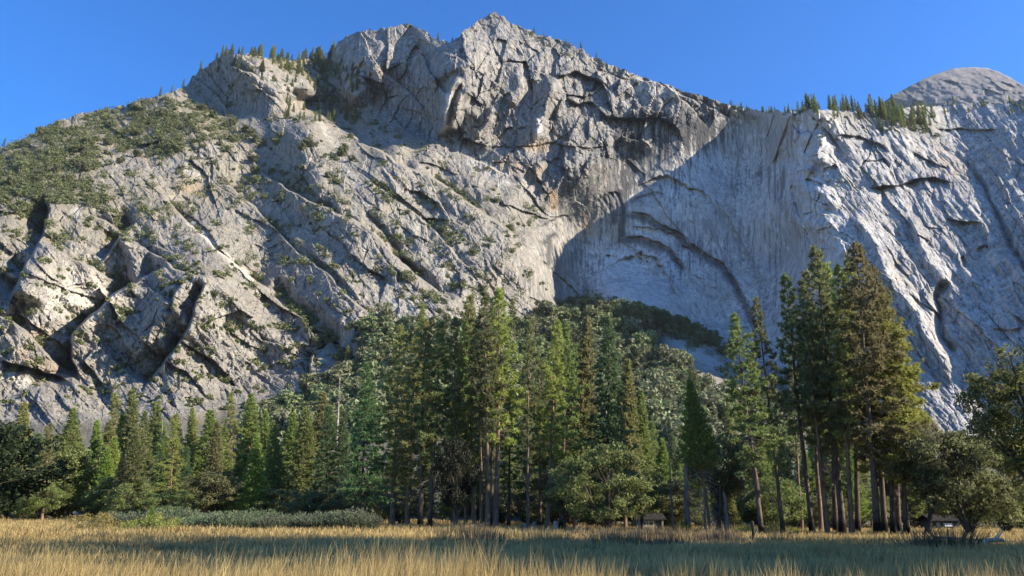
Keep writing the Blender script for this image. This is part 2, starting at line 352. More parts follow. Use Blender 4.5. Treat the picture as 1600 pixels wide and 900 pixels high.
RUST = [([(866,300),(872,325)], 6, .9),([(60,520),(110,555)], 12, .7),([(780,255),(840,270)], 14, .5),([(290,290),(320,300)], 10, .7),([(915,340),(920,360)], 10, .5),([(820,225),(860,232)], 8, .6),([(180,420),(205,445)], 6, .7),([(702,180),(700,200)], 3, .7),([(1470,240),(1500,270)], 14, .35),([(30,560),(80,575)],14,.5)]
VEG = [  # brushy polygons: (polygon, density)
 ([(-200,330),(0,230),(60,190),(160,160),(290,140),(330,165),(400,200),(395,235),(340,222),(250,262),(210,250),(170,245),(150,290),(230,320),(120,330),(60,350),(0,345),(-200,400)], 1.0),
 ([(-200,330),(0,300),(60,320),(120,340),(90,375),(40,365),(0,360)], .8),
 ([(440,85),(520,78),(535,130),(560,170),(610,195),(560,202),(500,160),(465,115)], 1.0),
 ([(335,75),(420,62),(480,88),(492,135),(440,110),(380,88)], .95),
 ([(380,225),(430,205),(500,215),(540,280),(500,310),(440,290),(400,260)], .55),
 ([(405,440),(440,445),(480,480),(520,520),(560,560),(530,570),(490,540),(450,490)], .9),
 ([(265,415),(305,408),(345,425),(400,450),(350,440),(300,432)], .9),
 ([(0,325),(120,300),(400,225),(545,285),(565,335),(430,325),(300,335),(170,390),(0,385)], .62),
 ([(225,360),(250,365),(268,395),(250,405)], .8),
 ([(330,235),(370,215),(400,235),(370,290),(340,270)], .6),
 ([(110,480),(150,470),(200,440),(160,510),(140,545),(115,530)], .5),
 ([(580,195),(640,205),(690,225),(650,245),(600,225)], .45),
 ([(800,40),(870,55),(960,100),(1010,120),(990,128),(930,105),(850,70)], .4),
 ([(1055,130),(1120,150),(1110,160),(1060,148)], .6),
 ([(1160,160),(1240,165),(1400,175),(1470,190),(1460,212),(1380,200),(1280,185),(1180,182)], .7),
 ([(860,470),(930,462),(1010,485),(1110,525),(1130,560),(1050,535),(960,505),(880,500)], 1.0),
 ([(-200,650),(60,660),(300,650),(470,610),(560,560),(620,520),(720,500),(830,495),(960,508),(1030,535),(1100,590),(1130,640),(1200,700),(1800,720),(1800,860),(-200,860)], 1.0),
 ([(545,505),(620,490),(640,510),(560,560)], .8),([(590,345),(610,345),(612,362),(594,362)], .8),([(1395,330),(1420,320),(1420,345)], .2)]

def surface_fields(px, py):
    """depth (metres along +Y) and colour masks of the mountainside"""
    px = np.asarray(px, float); py = np.asarray(py, float)
    wx = px+9*fbm(px/60, py/60, 3, 3); wy = py+9*fbm(px/60+50, py/60, 4, 3)
    Y = tps_field(px, py)
    mA = np.ones_like(px)                                              # rock weight
    talus = inside(px, py, VEG[16][0], 24)
    rock = 1-0.85*talus
    mR = inside(px, py, [(1265,180),(1300,240),(1290,330),(1320,450),(1400,560),(1500,700),(1900,760),(1900,130),(1300,165)], 30)       # right slabs
    mAl = inside(px, py, [(830,400),(860,320),(930,260),(1080,190),(1270,180),(1290,330),(1330,480),(1400,640),(1120,560),(980,500),(860,500)], 24)   # smooth alcove wall
    mU = inside(px, py, [(520,40),(770,0),(1000,90),(1170,160),(1080,200),(950,260),(860,310),(720,250),(600,210),(540,160)], 20)       # upper face
    mL = np.clip(1-mR-mAl-mU, 0, 1)                                    # left slabs
    ledge = np.zeros_like(px)
    for md, poly, H, w, L in FEAT:
        arch = md == 'o' and 830 < poly[0][0] < 1100 and poly[0][1] > 260
        if md in 'ol': H = H*(0.8 if arch else 0.9 if (md == 'o' and poly[0][0] > 1290) else 1.4 if md == 'o' else 1.75)
        if arch: L = L*0.4
        P = np.array(poly, float); R = (L*4 if L else w*4)+10
        sel = np.nonzero((px > P[:, 0].min()-R) & (px < P[:, 0].max()+R) & (py > P[:, 1].min()-R) & (py < P[:, 1].max()+R))
        d, s, t = poly_sd(wx[sel], wy[sel], poly)
        end = sstep(0, 0.12, t)*sstep(0, 0.12, 1-t)
        if arch: end = end*np.clip(0.9+0.9*gnoise(t*len(poly)*2.5, t*0+H*3, 81), 0.4, 1.4); sj = d*s+2.4*gnoise(px[sel]/8, py[sel]/8, 82); d = np.abs(sj); s = np.sign(sj)
        if md in 'ol' and not arch: end = end*np.clip(0.95+0.6*gnoise(t*len(poly)*1.6, t*0+H, 77), 0.5, 1.25)
        if md in 'cr': Y[sel] += 1.7*H*np.exp(-(d/w)**2)*end
        else:
            sd = d*s*(1 if md == 'o' else -1)
            Y[sel] += H*end*np.where(sd > 0, sstep(0, w, sd)*np.exp(-np.maximum(sd-w, 0)/L), 0)
            Y[sel] -= 0.25*H*end*np.exp(-(np.minimum(sd, 0)/(0.5*L))**2)*(sd <= 0)
            if md == 'l' and poly[0][0] < 700 and L >= 28:
                ledge[sel] = np.maximum(ledge[sel], end*sstep(0, 4, sd)*np.exp(-(np.maximum(sd, 0)/13)**2))
    lip = inside(px, py, [(1150,150),(1300,150),(1310,330),(1270,420),(1235,300),(1190,200)], 24)
    Y += lip*(34*fbm(px/42, py/34, 78, 3)+12*facets(px/20, py/26, 79)[0])
    # slab-like blocks in several sizes, oriented with the jointing of each part of the wall
    def blocks(deg, sx, sy, amp, seed, w=1.0):
        a, b = rot(wx, wy, deg); H, e, kk = facets(a/sx, b/sy, seed)
        ck = sstep(0.55, 0.85, kk)
        return amp*w*(H+0.16*ck*np.exp(-(e/0.04)**2))
    w1 = rock
    Y += blocks(40, 150, 46, 16, 1, w1*mL)+blocks(50, 70, 22, 6.5, 2, w1*mL)+blocks(118, 34, 13, 3.2, 13, w1*mL)+blocks(62, 22, 9, 3.2, 3, w1*mL)+blocks(100, 9, 5, 1.0, 16, w1*mL)
    Y += blocks(65, 90, 44, 30, 4, w1*mU)+blocks(120, 44, 20, 13, 5, w1*mU)+blocks(50, 26, 13, 7, 14, w1*mU)+blocks(75, 16, 8, 3.6, 6, w1*mU)+blocks(20, 9, 6, 1.3, 17, w1*mU)
    Y += blocks(35, 110, 60, 5, 7, w1*mAl)+blocks(80, 44, 16, 2.4, 8, w1*mAl)+blocks(70, 16, 9, 1.3, 9, w1*mAl)
    Y += blocks(50, 150, 36, 10, 10, w1*mR)+blocks(56, 70, 15, 4.2, 11, w1*mR)+blocks(100, 30, 11, 2.2, 15, w1*mR)+blocks(58, 18, 6, 1.5, 12, w1*mR)
    # broad undulation and flutes
    a, b = rot(px, py, 45)
    Y += w1*mL*(11*fbm(a/120, b/60, 20, 2)+2.6*fbm(a/60, b/14, 21, 4, ridged=True))
    Y += w1*mU*(11*fbm(px/60, py/70, 22, 3)+3.6*fbm(px/16, py/45, 23, 3, ridged=True))
    a, b = rot(px+6*fbm(px/40, py/40, 30, 2), py, 53)
    Y += w1*mR*(9*fbm(a/120, b/50, 24, 2)+4.5*fbm(a/80, b/15, 25, 4, 0.55, ridged=True)+3*fbm(a/30, b/12, 27, 3))
    Y += w1*mAl*(2.0*fbm(px/60, py/90, 26, 3)+0.6*fbm(px/6, py/40, 28, 2))
    Y += w1*(1.5-0.8*mAl-0.7*mR)*fbm(px/7, py/6, 29, 3)
    Y += talus*(Y/600)*(10*fbm(px/40, py/25, 31, 3)+2*fbm(px/9, py/6, 32, 2))*sstep(200, 330, Y)
    def strokes(lst):
        m = np.zeros_like(px)
        for poly, w, s in lst:
            P = np.array(poly, float); R = w*3
            sel = np.nonzero((px > P[:, 0].min()-R) & (px < P[:, 0].max()+R) & (py > P[:, 1].min()-R) & (py < P[:, 1].max()+R*2))
            d, sg, t = poly_sd(wx[sel], wy[sel], poly); m[sel] = np.maximum(m[sel], s*np.exp(-(d/w)**2))
        return m
    stain = strokes(STAIN)
    zone = np.maximum(0.95*inside(wx, wy, [(955,180),(1045,165),(1160,158),(1165,215),(1110,240),(1020,262),(975,330),(948,330),(940,230)], 26), 0.6*inside(wx, wy, [(835,230),(960,200),(1010,300),(980,400),(880,360),(840,300)], 30))
    zone = np.maximum(zone, np.maximum(0.45*mU, 0.66*mAl)*np.clip(0.65+1.3*fbm(px/70, py/110, 93, 3), 0.1, 1)); zone = np.maximum(zone, 0.34*mL*rock); zone = np.maximum(zone, 0.3*mR)
    sk = fbm(px/4.2+0.7*fbm(px/30, py/30, 90, 2), py/85, 91, 3); stain = np.maximum(stain, zone*sstep(0.04, 0.32, sk+0.22*zone))
    lo = inside(wx, wy, [(935,425),(960,400),(1010,405),(1050,450),(1060,520),(940,520)], 8)      # the clean pale arch
    stain = stain*(1-0.8*lo)
    pale = strokes(PALE); rust = strokes(RUST)
    veg = np.zeros_like(px)
    for poly, s in VEG: veg = np.maximum(veg, s*inside(wx, wy, poly, 34 if poly[0][0] == -200 and poly[0][1] == 330 else 14))
    veg = np.maximum(veg, 0.42*mL*rock); veg = np.maximum(veg, 0.9*ledge*rock)
    return Y, stain, pale, rust, veg, talus, np.clip(1.0*inside(wx, wy, [(950,335),(1080,245),(1130,205),(1150,150),(1300,150),(1300,330),(1400,640),(1120,560),(930,510),(900,450)], 34)+0.45*mR, 0, 1)  # last mask: paler granite, also lightening the shaded wall and hazy slabs in colour

NX, NR = 1240, 470
colx = np.concatenate([np.linspace(-380, -60, 90, False), np.linspace(-60, 1660, NX-180), np.linspace(1662, 1990, 90)])
rimy = np.interp(colx, RIM[:, 0], RIM[:, 1])
rimy = rimy+2.6*gnoise(colx/9, colx*0+.5, 40)+2.2*gnoise(colx/4, colx*0+.5, 41)+4*gnoise(colx/37, colx*0+.5, 42)
v = np.linspace(0, 1, NR); v = np.where(v < 0.93, v/0.93*0.76, 0.76+(v-0.93)/0.07*0.24)
PX = np.repeat(colx[None], NR, 0); PY = rimy[None]+v[:, None]*(836-rimy[None])
Ym, stain, pale, rust, veg, talus_m, pale_lift_m = surface_fields(PX, PY)
X3, Y3, Z3 = pt(PX, PY, Ym)
# ground under the foot joins the valley floor
NB = 14
back = np.array([4, 10, 20, 34, 50, 75, 100, 140, 190, 250, 330, 430, 560, 720], float)
Yb = Ym[0][None]+back[::-1][:, None]
rs = np.random.RandomState(3)
Zb = Z3[0][None]-back[::-1][:, None]*0.12-1.0+3.5*gnoise(PX[:NB]/14, back[:, None]*np.ones_like(PX[:NB])/20, 44)*np.minimum(1, back[::-1][:, None]/60)-1.5
Xb = X3[0][None]*(Yb/Ym[0][None])**0.3
V = np.stack([np.concatenate([Xb, X3]), np.concatenate([Yb, Y3]), np.concatenate([Zb, Z3])], -1)
def pad(a): return np.concatenate([np.repeat(a[:1], NB, 0), a])
def grid_faces(nr, nc):
    i = np.arange((nr-1)*(nc-1)); r = i//(nc-1); c = i % (nc-1); a = r*nc+c
    return np.stack([a, a+nc, a+nc+1, a+1], 1)
M_ROCK = rock_material('granite')
mm = mesh_np('mountain', V.reshape(-1, 3), grid_faces(NR+NB, len(colx)), [M_ROCK], False, None,
             {'stain': pad(stain), 'pale': pad(pale), 'rust': pad(rust), 'veg': pad(veg), 'talus': pad(talus_m), 'pale_lift': pad(pale_lift_m)})
mountain = obj('mountain', mm, None, kind='structure')
VG_PX, VG_PY, VG_Y, VG_VEG = PX, PY, Ym, veg
MX, MY, MZ = X3, Y3, Z3
def on_mountain(px, py):
    """the point of the mountainside seen in that direction"""
    c = int(np.clip(np.searchsorted(colx, px), 0, len(colx)-1))
    r = int(np.argmin(np.abs(PY[:, c]-py))); return float(MX[r, c]), float(MY[r, c]), float(MZ[r, c])

# the bald dome far behind on the right
def dome():
    nx, nr = 260, 90
    xs = np.linspace(1330, 1760, nx)
    prof = np.interp(xs, [1330,1380,1400,1430,1460,1490,1510,1540,1560,1580,1600,1640,1700,1760], [190,160,146,130,116,107,105,106,112,122,134,158,190,205])
    prof = prof+0.7*gnoise(xs/6, xs*0+.3, 50)
    vv = np.linspace(0, 1, nr); px = np.repeat(xs[None], nr, 0); py = prof[None]+vv[:, None]*(225-prof[None])
    q = np.clip((225-py)/120, 0, 1)
    Yd = 2250+700*(1-np.sqrt(np.clip(1-q*q*0.96, 0, 1)))+((px-1625)/150)**2*150
    a_, b_ = rot(px, py, 20); Yd += 26*fbm(px/50, py/20, 51, 3)+9*fbm(px/12, py/6, 52, 3)+18*facets(a_/34, b_/9, 53)[0]+8*facets(a_/12, b_/5, 54)[0]
    x, y, z = pt(px, py, Yd)
    bk = np.array([700, 400, 200, 80, 20.])[:, None]
    V = np.concatenate([np.stack([x[:1]+0*bk, y[:1]+bk, z[:1]-bk*0.35-2], -1), np.stack([x, y, z], -1)])
    z0 = np.zeros(V.shape[:2])
    vg = z0.copy(); vg[5:] = 0.55*sstep(1500, 1400, px)*sstep(0.4, 0, vv[:, None]*np.ones_like(px))+0.5*inside(px, py, [(1380,150),(1520,165),(1620,150),(1700,230),(1300,230)], 8)
    m = mesh_np('granite_dome', V.reshape(-1, 3), grid_faces(nr+5, nx), [rock_material('dome_granite', (0.23, 0.215, 0.21), 1.0)], True, None,
                {'stain': z0, 'pale': z0, 'rust': z0, 'veg': vg})
    obj('dome_mountain', m, None, kind='structure')
    return px, py, Yd
DOME = dome()
def ground_z(x, y):
    x = np.asarray(x, float); y = np.asarray(y, float)
    side = sstep(-0.55, 0.45, x/np.maximum(y, 5))            # 0 at left, 1 at right of the view
    slope = 0.0185*(1-side)+0.004*side
    z = np.maximum(y-32, 0)*slope
    z = np.where(y > 200, z, z)+0.05*np.sin(x*0.31+1)*np.cos(y*0.23)+0.04*np.sin(x*0.11+y*0.17)
    return z
xs = np.linspace(-420, 420, 170); ys = np.concatenate([np.linspace(-60, 130, 110), np.linspace(134, 420, 60)])
GX, GY = np.meshgrid(xs, ys)
gm = NT('meadow_soil'); gp = gm.n('ShaderNodeNewGeometry').outputs['Position']
gc = gm.mix(gm.ramp(gm.noise(gp, 0.12, 5, 0.6), 0.4, 0.62), (0.24, 0.18, 0.085), (0.13, 0.115, 0.045))
gc = gm.mix(gm.ramp(gm.noise(gp, 2.2, 4, 0.7), 0.5, 0.7), gc, (0.09, 0.07, 0.035))
M_SOIL = gm.done(gc, 0.95)
obj('meadow_ground', mesh_np('meadow_ground', np.stack([GX, GY, ground_z(GX, GY)], -1).reshape(-1, 3), grid_faces(len(ys), len(xs))[:, ::-1], [M_SOIL], True), None, kind='structure')
# ------------------------------------------------------------------ foliage, bark and grass materials
def leaf_mat(name, a, b, trans=0.3, dead=None, deadf=0.0):
    k = NT(name)
    isl = k.n('ShaderNodeNewGeometry').outputs['Random Per Island']
    orn = k.n('ShaderNodeObjectInfo').outputs['Random']
    c = k.mix(isl, a, b)
    hs = k.n('ShaderNodeHueSaturation', {'Hue': k.math('ADD', k.math('MULTIPLY', orn, 0.05), 0.475), 'Saturation': k.math('ADD', k.math('MULTIPLY', orn, 0.3), 0.8),
             'Value': k.math('ADD', k.math('MULTIPLY', orn, 0.5), 0.75), 'Color': c}).outputs[0]
    if dead is not None: hs = k.mix(k.ramp(isl, 1-deadf, 1-deadf+0.02), hs, dead)
    return k.done(hs, 0.6, None, 0.25, trans)
def bark_mat(name, a, b, char=0.0):
    k = NT(name); tc = k.n('ShaderNodeTexCoord').outputs['Object']
    n1 = k.noise(k.scale(tc, (5, 5, 0.9)), 1.0, 5, 0.65); n2 = k.noise(tc, 0.5, 3)
    c = k.mix(k.ramp(n1, 0.4, 0.62), a, b)
    c = k.mix(k.math('MULTIPLY', k.ramp(n2, 0.45, 0.7), 0.5), c, tuple(x*0.5 for x in a))
    if char:
        z = k.n('ShaderNodeSeparateXYZ', {0: tc}).outputs[2]
        z = k.math('ADD', z, k.math('MULTIPLY', n2, 5.0))
        c = k.mix(k.math('SUBTRACT', 1.0, k.ramp(z, char, char+1.8)), c, (0.012, 0.011, 0.010))    # fire-blackened butt
    bp = k.n('ShaderNodeBump', {'Strength': 0.9, 'Distance': 0.06, 'Height': n1})
    return k.done(c, 0.95, bp.outputs[0], 0.1)
L_PINE = leaf_mat('pine_needles', (0.125, 0.169, 0.059), (0.279, 0.309, 0.117), 0.42)
L_GOLD = leaf_mat('sunlit_brownish_needles', (0.17, 0.175, 0.055), (0.33, 0.30, 0.105), 0.45)  # brownish needles, with golden sunlight mixed into the colour
L_OLIVE = leaf_mat('olive_pine_needles', (0.191, 0.221, 0.067), (0.383, 0.383, 0.125), 0.45)
L_FIR = leaf_mat('fir_needles', (0.075, 0.121, 0.060), (0.161, 0.215, 0.093), 0.37)
L_CEDAR = leaf_mat('cedar_sprays', (0.154, 0.218, 0.051), (0.294, 0.346, 0.096), 0.42)
L_OAK = leaf_mat('oak_leaves', (0.109, 0.134, 0.041), (0.224, 0.237, 0.090), 0.45)
L_OAKM = leaf_mat('deep_green_oak_leaves', (0.085, 0.095, 0.028), (0.19, 0.19, 0.06), 0.45)  # deeper green than the other oaks
L_OAKD = leaf_mat('shaded_oak_leaves', (0.012, 0.018, 0.008), (0.028, 0.036, 0.014), 0.2)  # near-black: deep shade put into the leaf colour
L_HILL = leaf_mat('hillside_oak_leaves', (0.125, 0.147, 0.067), (0.221, 0.236, 0.117), 0.25)
L_CHAP = leaf_mat('chaparral_leaves', (0.075, 0.085, 0.038), (0.15, 0.15, 0.07), 0.2)
L_WILLOW = leaf_mat('willow_leaves', (0.10, 0.135, 0.075), (0.19, 0.22, 0.125), 0.35)
L_YELLOW = leaf_mat('yellow_leaves', (0.22, 0.19, 0.045), (0.34, 0.27, 0.06), 0.4)
L_LIME = leaf_mat('lime_leaves', (0.16, 0.20, 0.04), (0.26, 0.27, 0.06), 0.4)
L_RED = leaf_mat('dead_red_needles', (0.20, 0.11, 0.07), (0.30, 0.18, 0.12), 0.2)
L_SEDGE = leaf_mat('sedge_blades', (0.11, 0.085, 0.045), (0.22, 0.17, 0.09), 0.25)
B_PINE = bark_mat('pine_bark', (0.13, 0.085, 0.06), (0.26, 0.17, 0.115))
B_CHAR = bark_mat('charred_pine_bark', (0.085, 0.065, 0.052), (0.17, 0.125, 0.095), 3.5)
B_GREY = bark_mat('grey_bark', (0.13, 0.115, 0.10), (0.26, 0.235, 0.205))
B_DARK = bark_mat('dark_bark', (0.04, 0.034, 0.03), (0.09, 0.075, 0.062))
B_DEAD = bark_mat('bleached_wood', (0.30, 0.26, 0.22), (0.48, 0.43, 0.37))

# ------------------------------------------------------------------ tree builders (numpy arrays, one mesh per part)
class Wood:
    def __init__(s): s.V = []; s.F = []; s.n = 0
    def tube(s, P, R, k=6):
        P = np.asarray(P, float); R = np.asarray(R, float); m = len(P)
        T = np.gradient(P, axis=0); T /= np.linalg.norm(T, axis=1)[:, None]+1e-9
        ref = np.where(np.abs(T[:, 2:3]) > 0.9, np.array([[1., 0, 0]]), np.array([[0, 0, 1.]]))
        A = np.cross(T, ref); A /= np.linalg.norm(A, axis=1)[:, None]+1e-9; B = np.cross(T, A)
        th = np.arange(k)/k*2*np.pi
        ring = P[:, None]+R[:, None, None]*(np.cos(th)[None, :, None]*A[:, None]+np.sin(th)[None, :, None]*B[:, None])
        idx = np.arange(m*k).reshape(m, k)+s.n
        a = idx[:-1]; b = idx[1:]
        s.F.append(np.stack([a, np.roll(a, -1, 1), np.roll(b, -1, 1), b], -1).reshape(-1, 4)); s.V.append(ring.reshape(-1, 3)); s.n += m*k
    def mesh(s, name, mat): return mesh_np(name, np.concatenate(s.V), np.concatenate(s.F), [mat], True)
def join_wood(name, a, ma, b, mb):
    if not b.V: return a.mesh(name, ma)
    return mesh_np(name, np.concatenate(a.V+b.V), np.concatenate(a.F+[f+a.n for f in b.F]), [ma, mb], True, np.concatenate([np.full(len(f), 0) for f in a.F]+[np.full(len(f), 1) for f in b.F]))
def needles(C_, D, n, ln, wd, rng, spread=0.9):
    """n pointed blades bursting from every centre around its direction D -> triangles"""
    N = len(C_); c = np.repeat(C_, n, 0); d = np.repeat(D, n, 0)+rng.normal(0, spread, (N*n, 3)); d /= np.linalg.norm(d, axis=1)[:, None]+1e-9
    sd = np.cross(d, rng.normal(0, 1, (N*n, 3))); sd /= np.linalg.norm(sd, axis=1)[:, None]+1e-9
    L = ln*rng.uniform(0.6, 1.25, (N*n, 1)); W = wd*rng.uniform(0.7, 1.3, (N*n, 1))
    a = c+d*L*0.12-sd*W; b = c+d*L*0.12+sd*W; t = c+d*L
    V = np.stack([a, b, t], 1).reshape(-1, 3); return V
def leaves_ball(C_, R, n, sz, rng, flat=0.8):
    """n small leaf faces on and in a ball round every centre (R per centre)"""
    N = len(C_); u = rng.normal(0, 1, (N*n, 3)); u /= np.linalg.norm(u, axis=1)[:, None]
    r = np.repeat(R, n)[:, None]*rng.uniform(0.45, 1.05, (N*n, 1))
    c = np.repeat(C_, n, 0)+u*r*np.array([1, 1, flat])
    e = rng.normal(0, 1, (N*n, 3))+u*0.3; e /= np.linalg.norm(e, axis=1)[:, None]
    f = np.cross(e, u+rng.normal(0, 0.7, (N*n, 3))); f /= np.linalg.norm(f, axis=1)[:, None]+1e-9
    s_ = sz*rng.uniform(0.6, 1.3, (N*n, 1))
    return np.stack([c-e*s_*0.6, c+f*s_*0.55, c+e*s_*0.7], 1).reshape(-1, 3)
def tri_mesh(name, V, mat): return mesh_np(name, V, np.arange(len(V)).reshape(-1, 3), [mat], False)

def conifer(seed, h=36, base=0.4, R=3.6, style='pine', leaf=None, bark=None, nb=110, dead=14, trunk_r=None, deadbase=None, nsz=1.0):
    """returns dict of part meshes for a conifer of height h standing at the origin"""
    rng = np.random.RandomState(seed); w = Wood(); dw = Wood(); tr = trunk_r or h*0.0102
    zz = np.linspace(-0.4, h, 14); bx = np.cumsum(rng.normal(0, 0.05, 14)); by = np.cumsum(rng.normal(0, 0.05, 14))
    bx -= bx[0]+(bx[-1]-bx[0])*np.linspace(0, 1, 14); by -= by[0]+(by[-1]-by[0])*np.linspace(0, 1, 14)
    f = zz/h; rad = tr*np.clip(1-f, 0.02, 1)**0.8; rad[0] = tr*1.35; rad[1] *= 1.02
    w.tube(np.stack([bx, by, zz], 1), rad, 9)
    cs, ds = [], []
    def axis(z): return np.array([np.interp(z, zz, bx), np.interp(z, zz, by), z])
    gapph = rng.uniform(0, 6.28, 3)
    lob = rng.uniform(0, 6.28)
    for i in range(nb):
        t = (i+rng.uniform(0, 1))/nb; t = t**0.92
        z = h*(base+(0.985-base)*t); ph = i*2.4+rng.uniform(-0.5, 0.5)
        if style == 'pine':
            prof = (1-t)**0.62*min(1, 0.55+t*2.2); el = RAD(-18+62*t**1.4+rng.uniform(-14, 14)); up = 0.35
            prof *= rng.uniform(0.4, 1.2)*(1+0.22*math.sin(z*0.9+gapph[0]))
        elif style == 'fir':
            prof = (1-t)**0.8*rng.uniform(0.6, 1.1)*(1+0.15*math.sin(z*1.7+gapph[1])); el = RAD(-14+40*t**2+rng.uniform(-8, 8)); up = 0.22
        else:                       # cedar: dense narrow cone, sprays turning up
            prof = (1-t)**0.75*rng.uniform(0.7, 1.05); el = RAD(6+35*t+rng.uniform(-10, 10)); up = 0.5
        prof *= 1+0.28*math.cos(ph-lob)*(style != 'cedar')
        L = max(R*prof, 0.25+0.25*(1-t))
        d = np.array([math.cos(ph)*math.cos(el), math.sin(ph)*math.cos(el), math.sin(el)])
        p0 = axis(z); q = np.linspace(0, 1, 5)[:, None]
        P = p0+d*L*q+np.array([0, 0, 1])*up*L*0.35*q*q
        if L > 0.8: w.tube(P[[0, 2, 4]], np.array([1, 0.6, 0.2])*0.012*max(L, 1)+0.012, 3)
        nt_ = int(max(3, L*(3.6 if style == 'pine' else 5.0)))
        s_ = rng.uniform(0.36 if style == 'pine' else 0.12, 1.03, nt_)**0.75
        side = np.array([-d[1], d[0], 0]); side /= np.linalg.norm(side)+1e-9
        lat = rng.normal(0, 1, nt_)*(0.22*L*(1.15-s_)+0.16)*(1.0 if style == 'pine' else 1.15)
        c = p0+d*L*s_[:, None]+np.array([0, 0, 1])*(up*L*0.35*s_**2)[:, None]+side*lat[:, None]
        c[:, 2] += rng.normal(0, 0.10 if style == 'fir' else 0.18, nt_)-(0.10*np.abs(lat) if style == 'fir' else 0)
        dd = d*0.8+side*np.sign(lat)[:, None]*0.4+np.array([0, 0, 0.55 if style != 'fir' else 0.1]); cs.append(c); ds.append(dd)
    top = axis(h*0.985)[None]+rng.normal(0, 0.1, (4, 3)); cs.append(top); ds.append(np.tile([0, 0, 1.0], (4, 1)))
    Cc = np.concatenate(cs); Dd = np.concatenate(ds)
    if style == 'pine': V = needles(Cc, Dd, 18, 0.66*nsz, 0.075*nsz, rng, 0.75)
    elif style == 'fir': V = needles(Cc, Dd, 12, 0.62*nsz, 0.085*nsz, rng, 0.45)
    else: V = needles(Cc, Dd, 11, 0.60*nsz, 0.11*nsz, rng, 0.55)
    if dead:
        zb = h*(deadbase if deadbase is not None else base*0.35)
        for i in range(dead):
            z = rng.uniform(zb, h*(base+0.15)); ph = rng.uniform(0, 6.28); L = rng.uniform(0.4, 1.0)*R*0.75; dr = rng.uniform(-0.5, 0.1)
            d = np.array([math.cos(ph), math.sin(ph), dr]); p0 = axis(z); q = np.linspace(0, 1, 4)[:, None]
            P = p0+d*L*q-np.array([0, 0, 1])*0.25*L*q*q; dw.tube(P, np.array([0.045, 0.035, 0.025, 0.01]), 3)
            for j in range(4):
                k0 = rng.uniform(0.3, 0.9); b0 = p0+d*L*k0-np.array([0, 0, 0.25*L*k0*k0]); e = d+rng.normal(0, 0.8, 3)
                dw.tube(np.stack([b0, b0+e*0.25*L]), np.array([0.018, 0.006]), 3)
    return {'trunk': join_wood('trunk', w, bark, dw, B_DEAD if dead > 25 else B_GREY), 'crown': tri_mesh('crown', V, leaf)}

def oak(seed, h=11, R=5.5, leaf=None, bark=None, nclump=70, nleaf=130, lsz=0.26, trunk=0.3, lean=0.0, flat=0.8, low=0.25, clr=1.15):
    rng = np.random.RandomState(seed); w = Wood()
    zc = h*(0.5+low*0.5); vr = h*(1-low)*0.5
    fork = np.array([lean*h*0.25, 0, h*low*0.9+0.3])
    w.tube(np.stack([[0, 0, -0.3], fork*0.35+[0.05, 0, 0], fork*0.7, fork]), np.array([1.35, 1.0, 0.9, 0.85])*trunk, 9)
    lobes = rng.normal(0, 1, (7, 3)); lobes /= np.linalg.norm(lobes, axis=1)[:, None]; lobes[:, 2] = np.abs(lobes[:, 2])*0.9-0.15
    cen = []
    while len(cen) < nclump:
        u = rng.normal(0, 1, 3); u /= np.linalg.norm(u); r = rng.uniform(0.35, 1.0)**0.55
        r *= 0.72+0.32*max(0, float((lobes@u).max()))**3
        p = np.array([lean*h*0.35, 0, zc])+u*r*np.array([R, R, vr*1.05])
        if p[2] > h*low*0.55: cen.append(p)
    cen = np.array(cen); rr = rng.uniform(0.55, 1.15, nclump)*clr
    limbs = cen[rng.permutation(nclump)[:9]]
    for c in limbs:
        m = fork+(c-fork)*0.5+rng.normal(0, 0.25, 3)+[0, 0, 0.3]; w.tube(np.stack([fork-[0, 0, 0.2], fork+(m-fork)*0.5, m, c]), np.array([0.6, 0.45, 0.3, 0.08])*trunk, 5)
    for c in cen:
        b = limbs[np.argmin(((limbs-c)**2).sum(1))]; m0 = fork+(b-fork)*0.6; w.tube(np.stack([m0, (m0+c)/2+[0, 0, 0.15], c]), np.array([0.16, 0.1, 0.03])*trunk, 3)
    V = leaves_ball(cen, rr, nleaf, lsz, rng, flat)
    return {'trunk': w.mesh('trunk', bark), 'crown': tri_mesh('crown', V, leaf)}

def snag(seed, h, r, bark, nb=26, L0=1.4, broken=False):
    rng = np.random.RandomState(seed); w = Wood(); dw = Wood()
    n = 10; zz = np.linspace(-0.3, h, n); x = np.cumsum(rng.normal(0, 0.05, n)); x -= x[0]; y = x*0
    rad = r*(1-0.55*zz/h) if broken else r*np.clip(1-zz/h, 0.06, 1)**0.9; rad[0] = r*1.25
    w.tube(np.stack([x, y, zz], 1), rad, 8)
    w.tube(np.stack([[x[-1], 0, h-0.01], [x[-1]+0.1, 0.03, h+r*1.5]]), np.array([rad[-1], 0.02]), 8)
    for i in range(nb):
        z = rng.uniform(0.3, 0.96)*h; ph = rng.uniform(0, 6.28); L = L0*rng.uniform(0.35, 1)*(1.15-z/h); d = np.array([math.cos(ph), math.sin(ph), rng.uniform(-0.45, 0.2)])
        p0 = np.array([np.interp(z, zz, x), 0, z]); dw.tube(np.stack([p0, p0+d*L*0.55, p0+d*L-[0, 0, 0.18*L]]), np.array([0.05, 0.035, 0.01]), 3)
        for j in range(3):
            b0 = p0+d*L*rng.uniform(0.3, 0.9); dw.tube(np.stack([b0, b0+(d+rng.normal(0, 0.7, 3))*0.3*L]), np.array([0.018, 0.006]), 3)
    return {'trunk': join_wood('trunk', w, bark, dw, bark)}

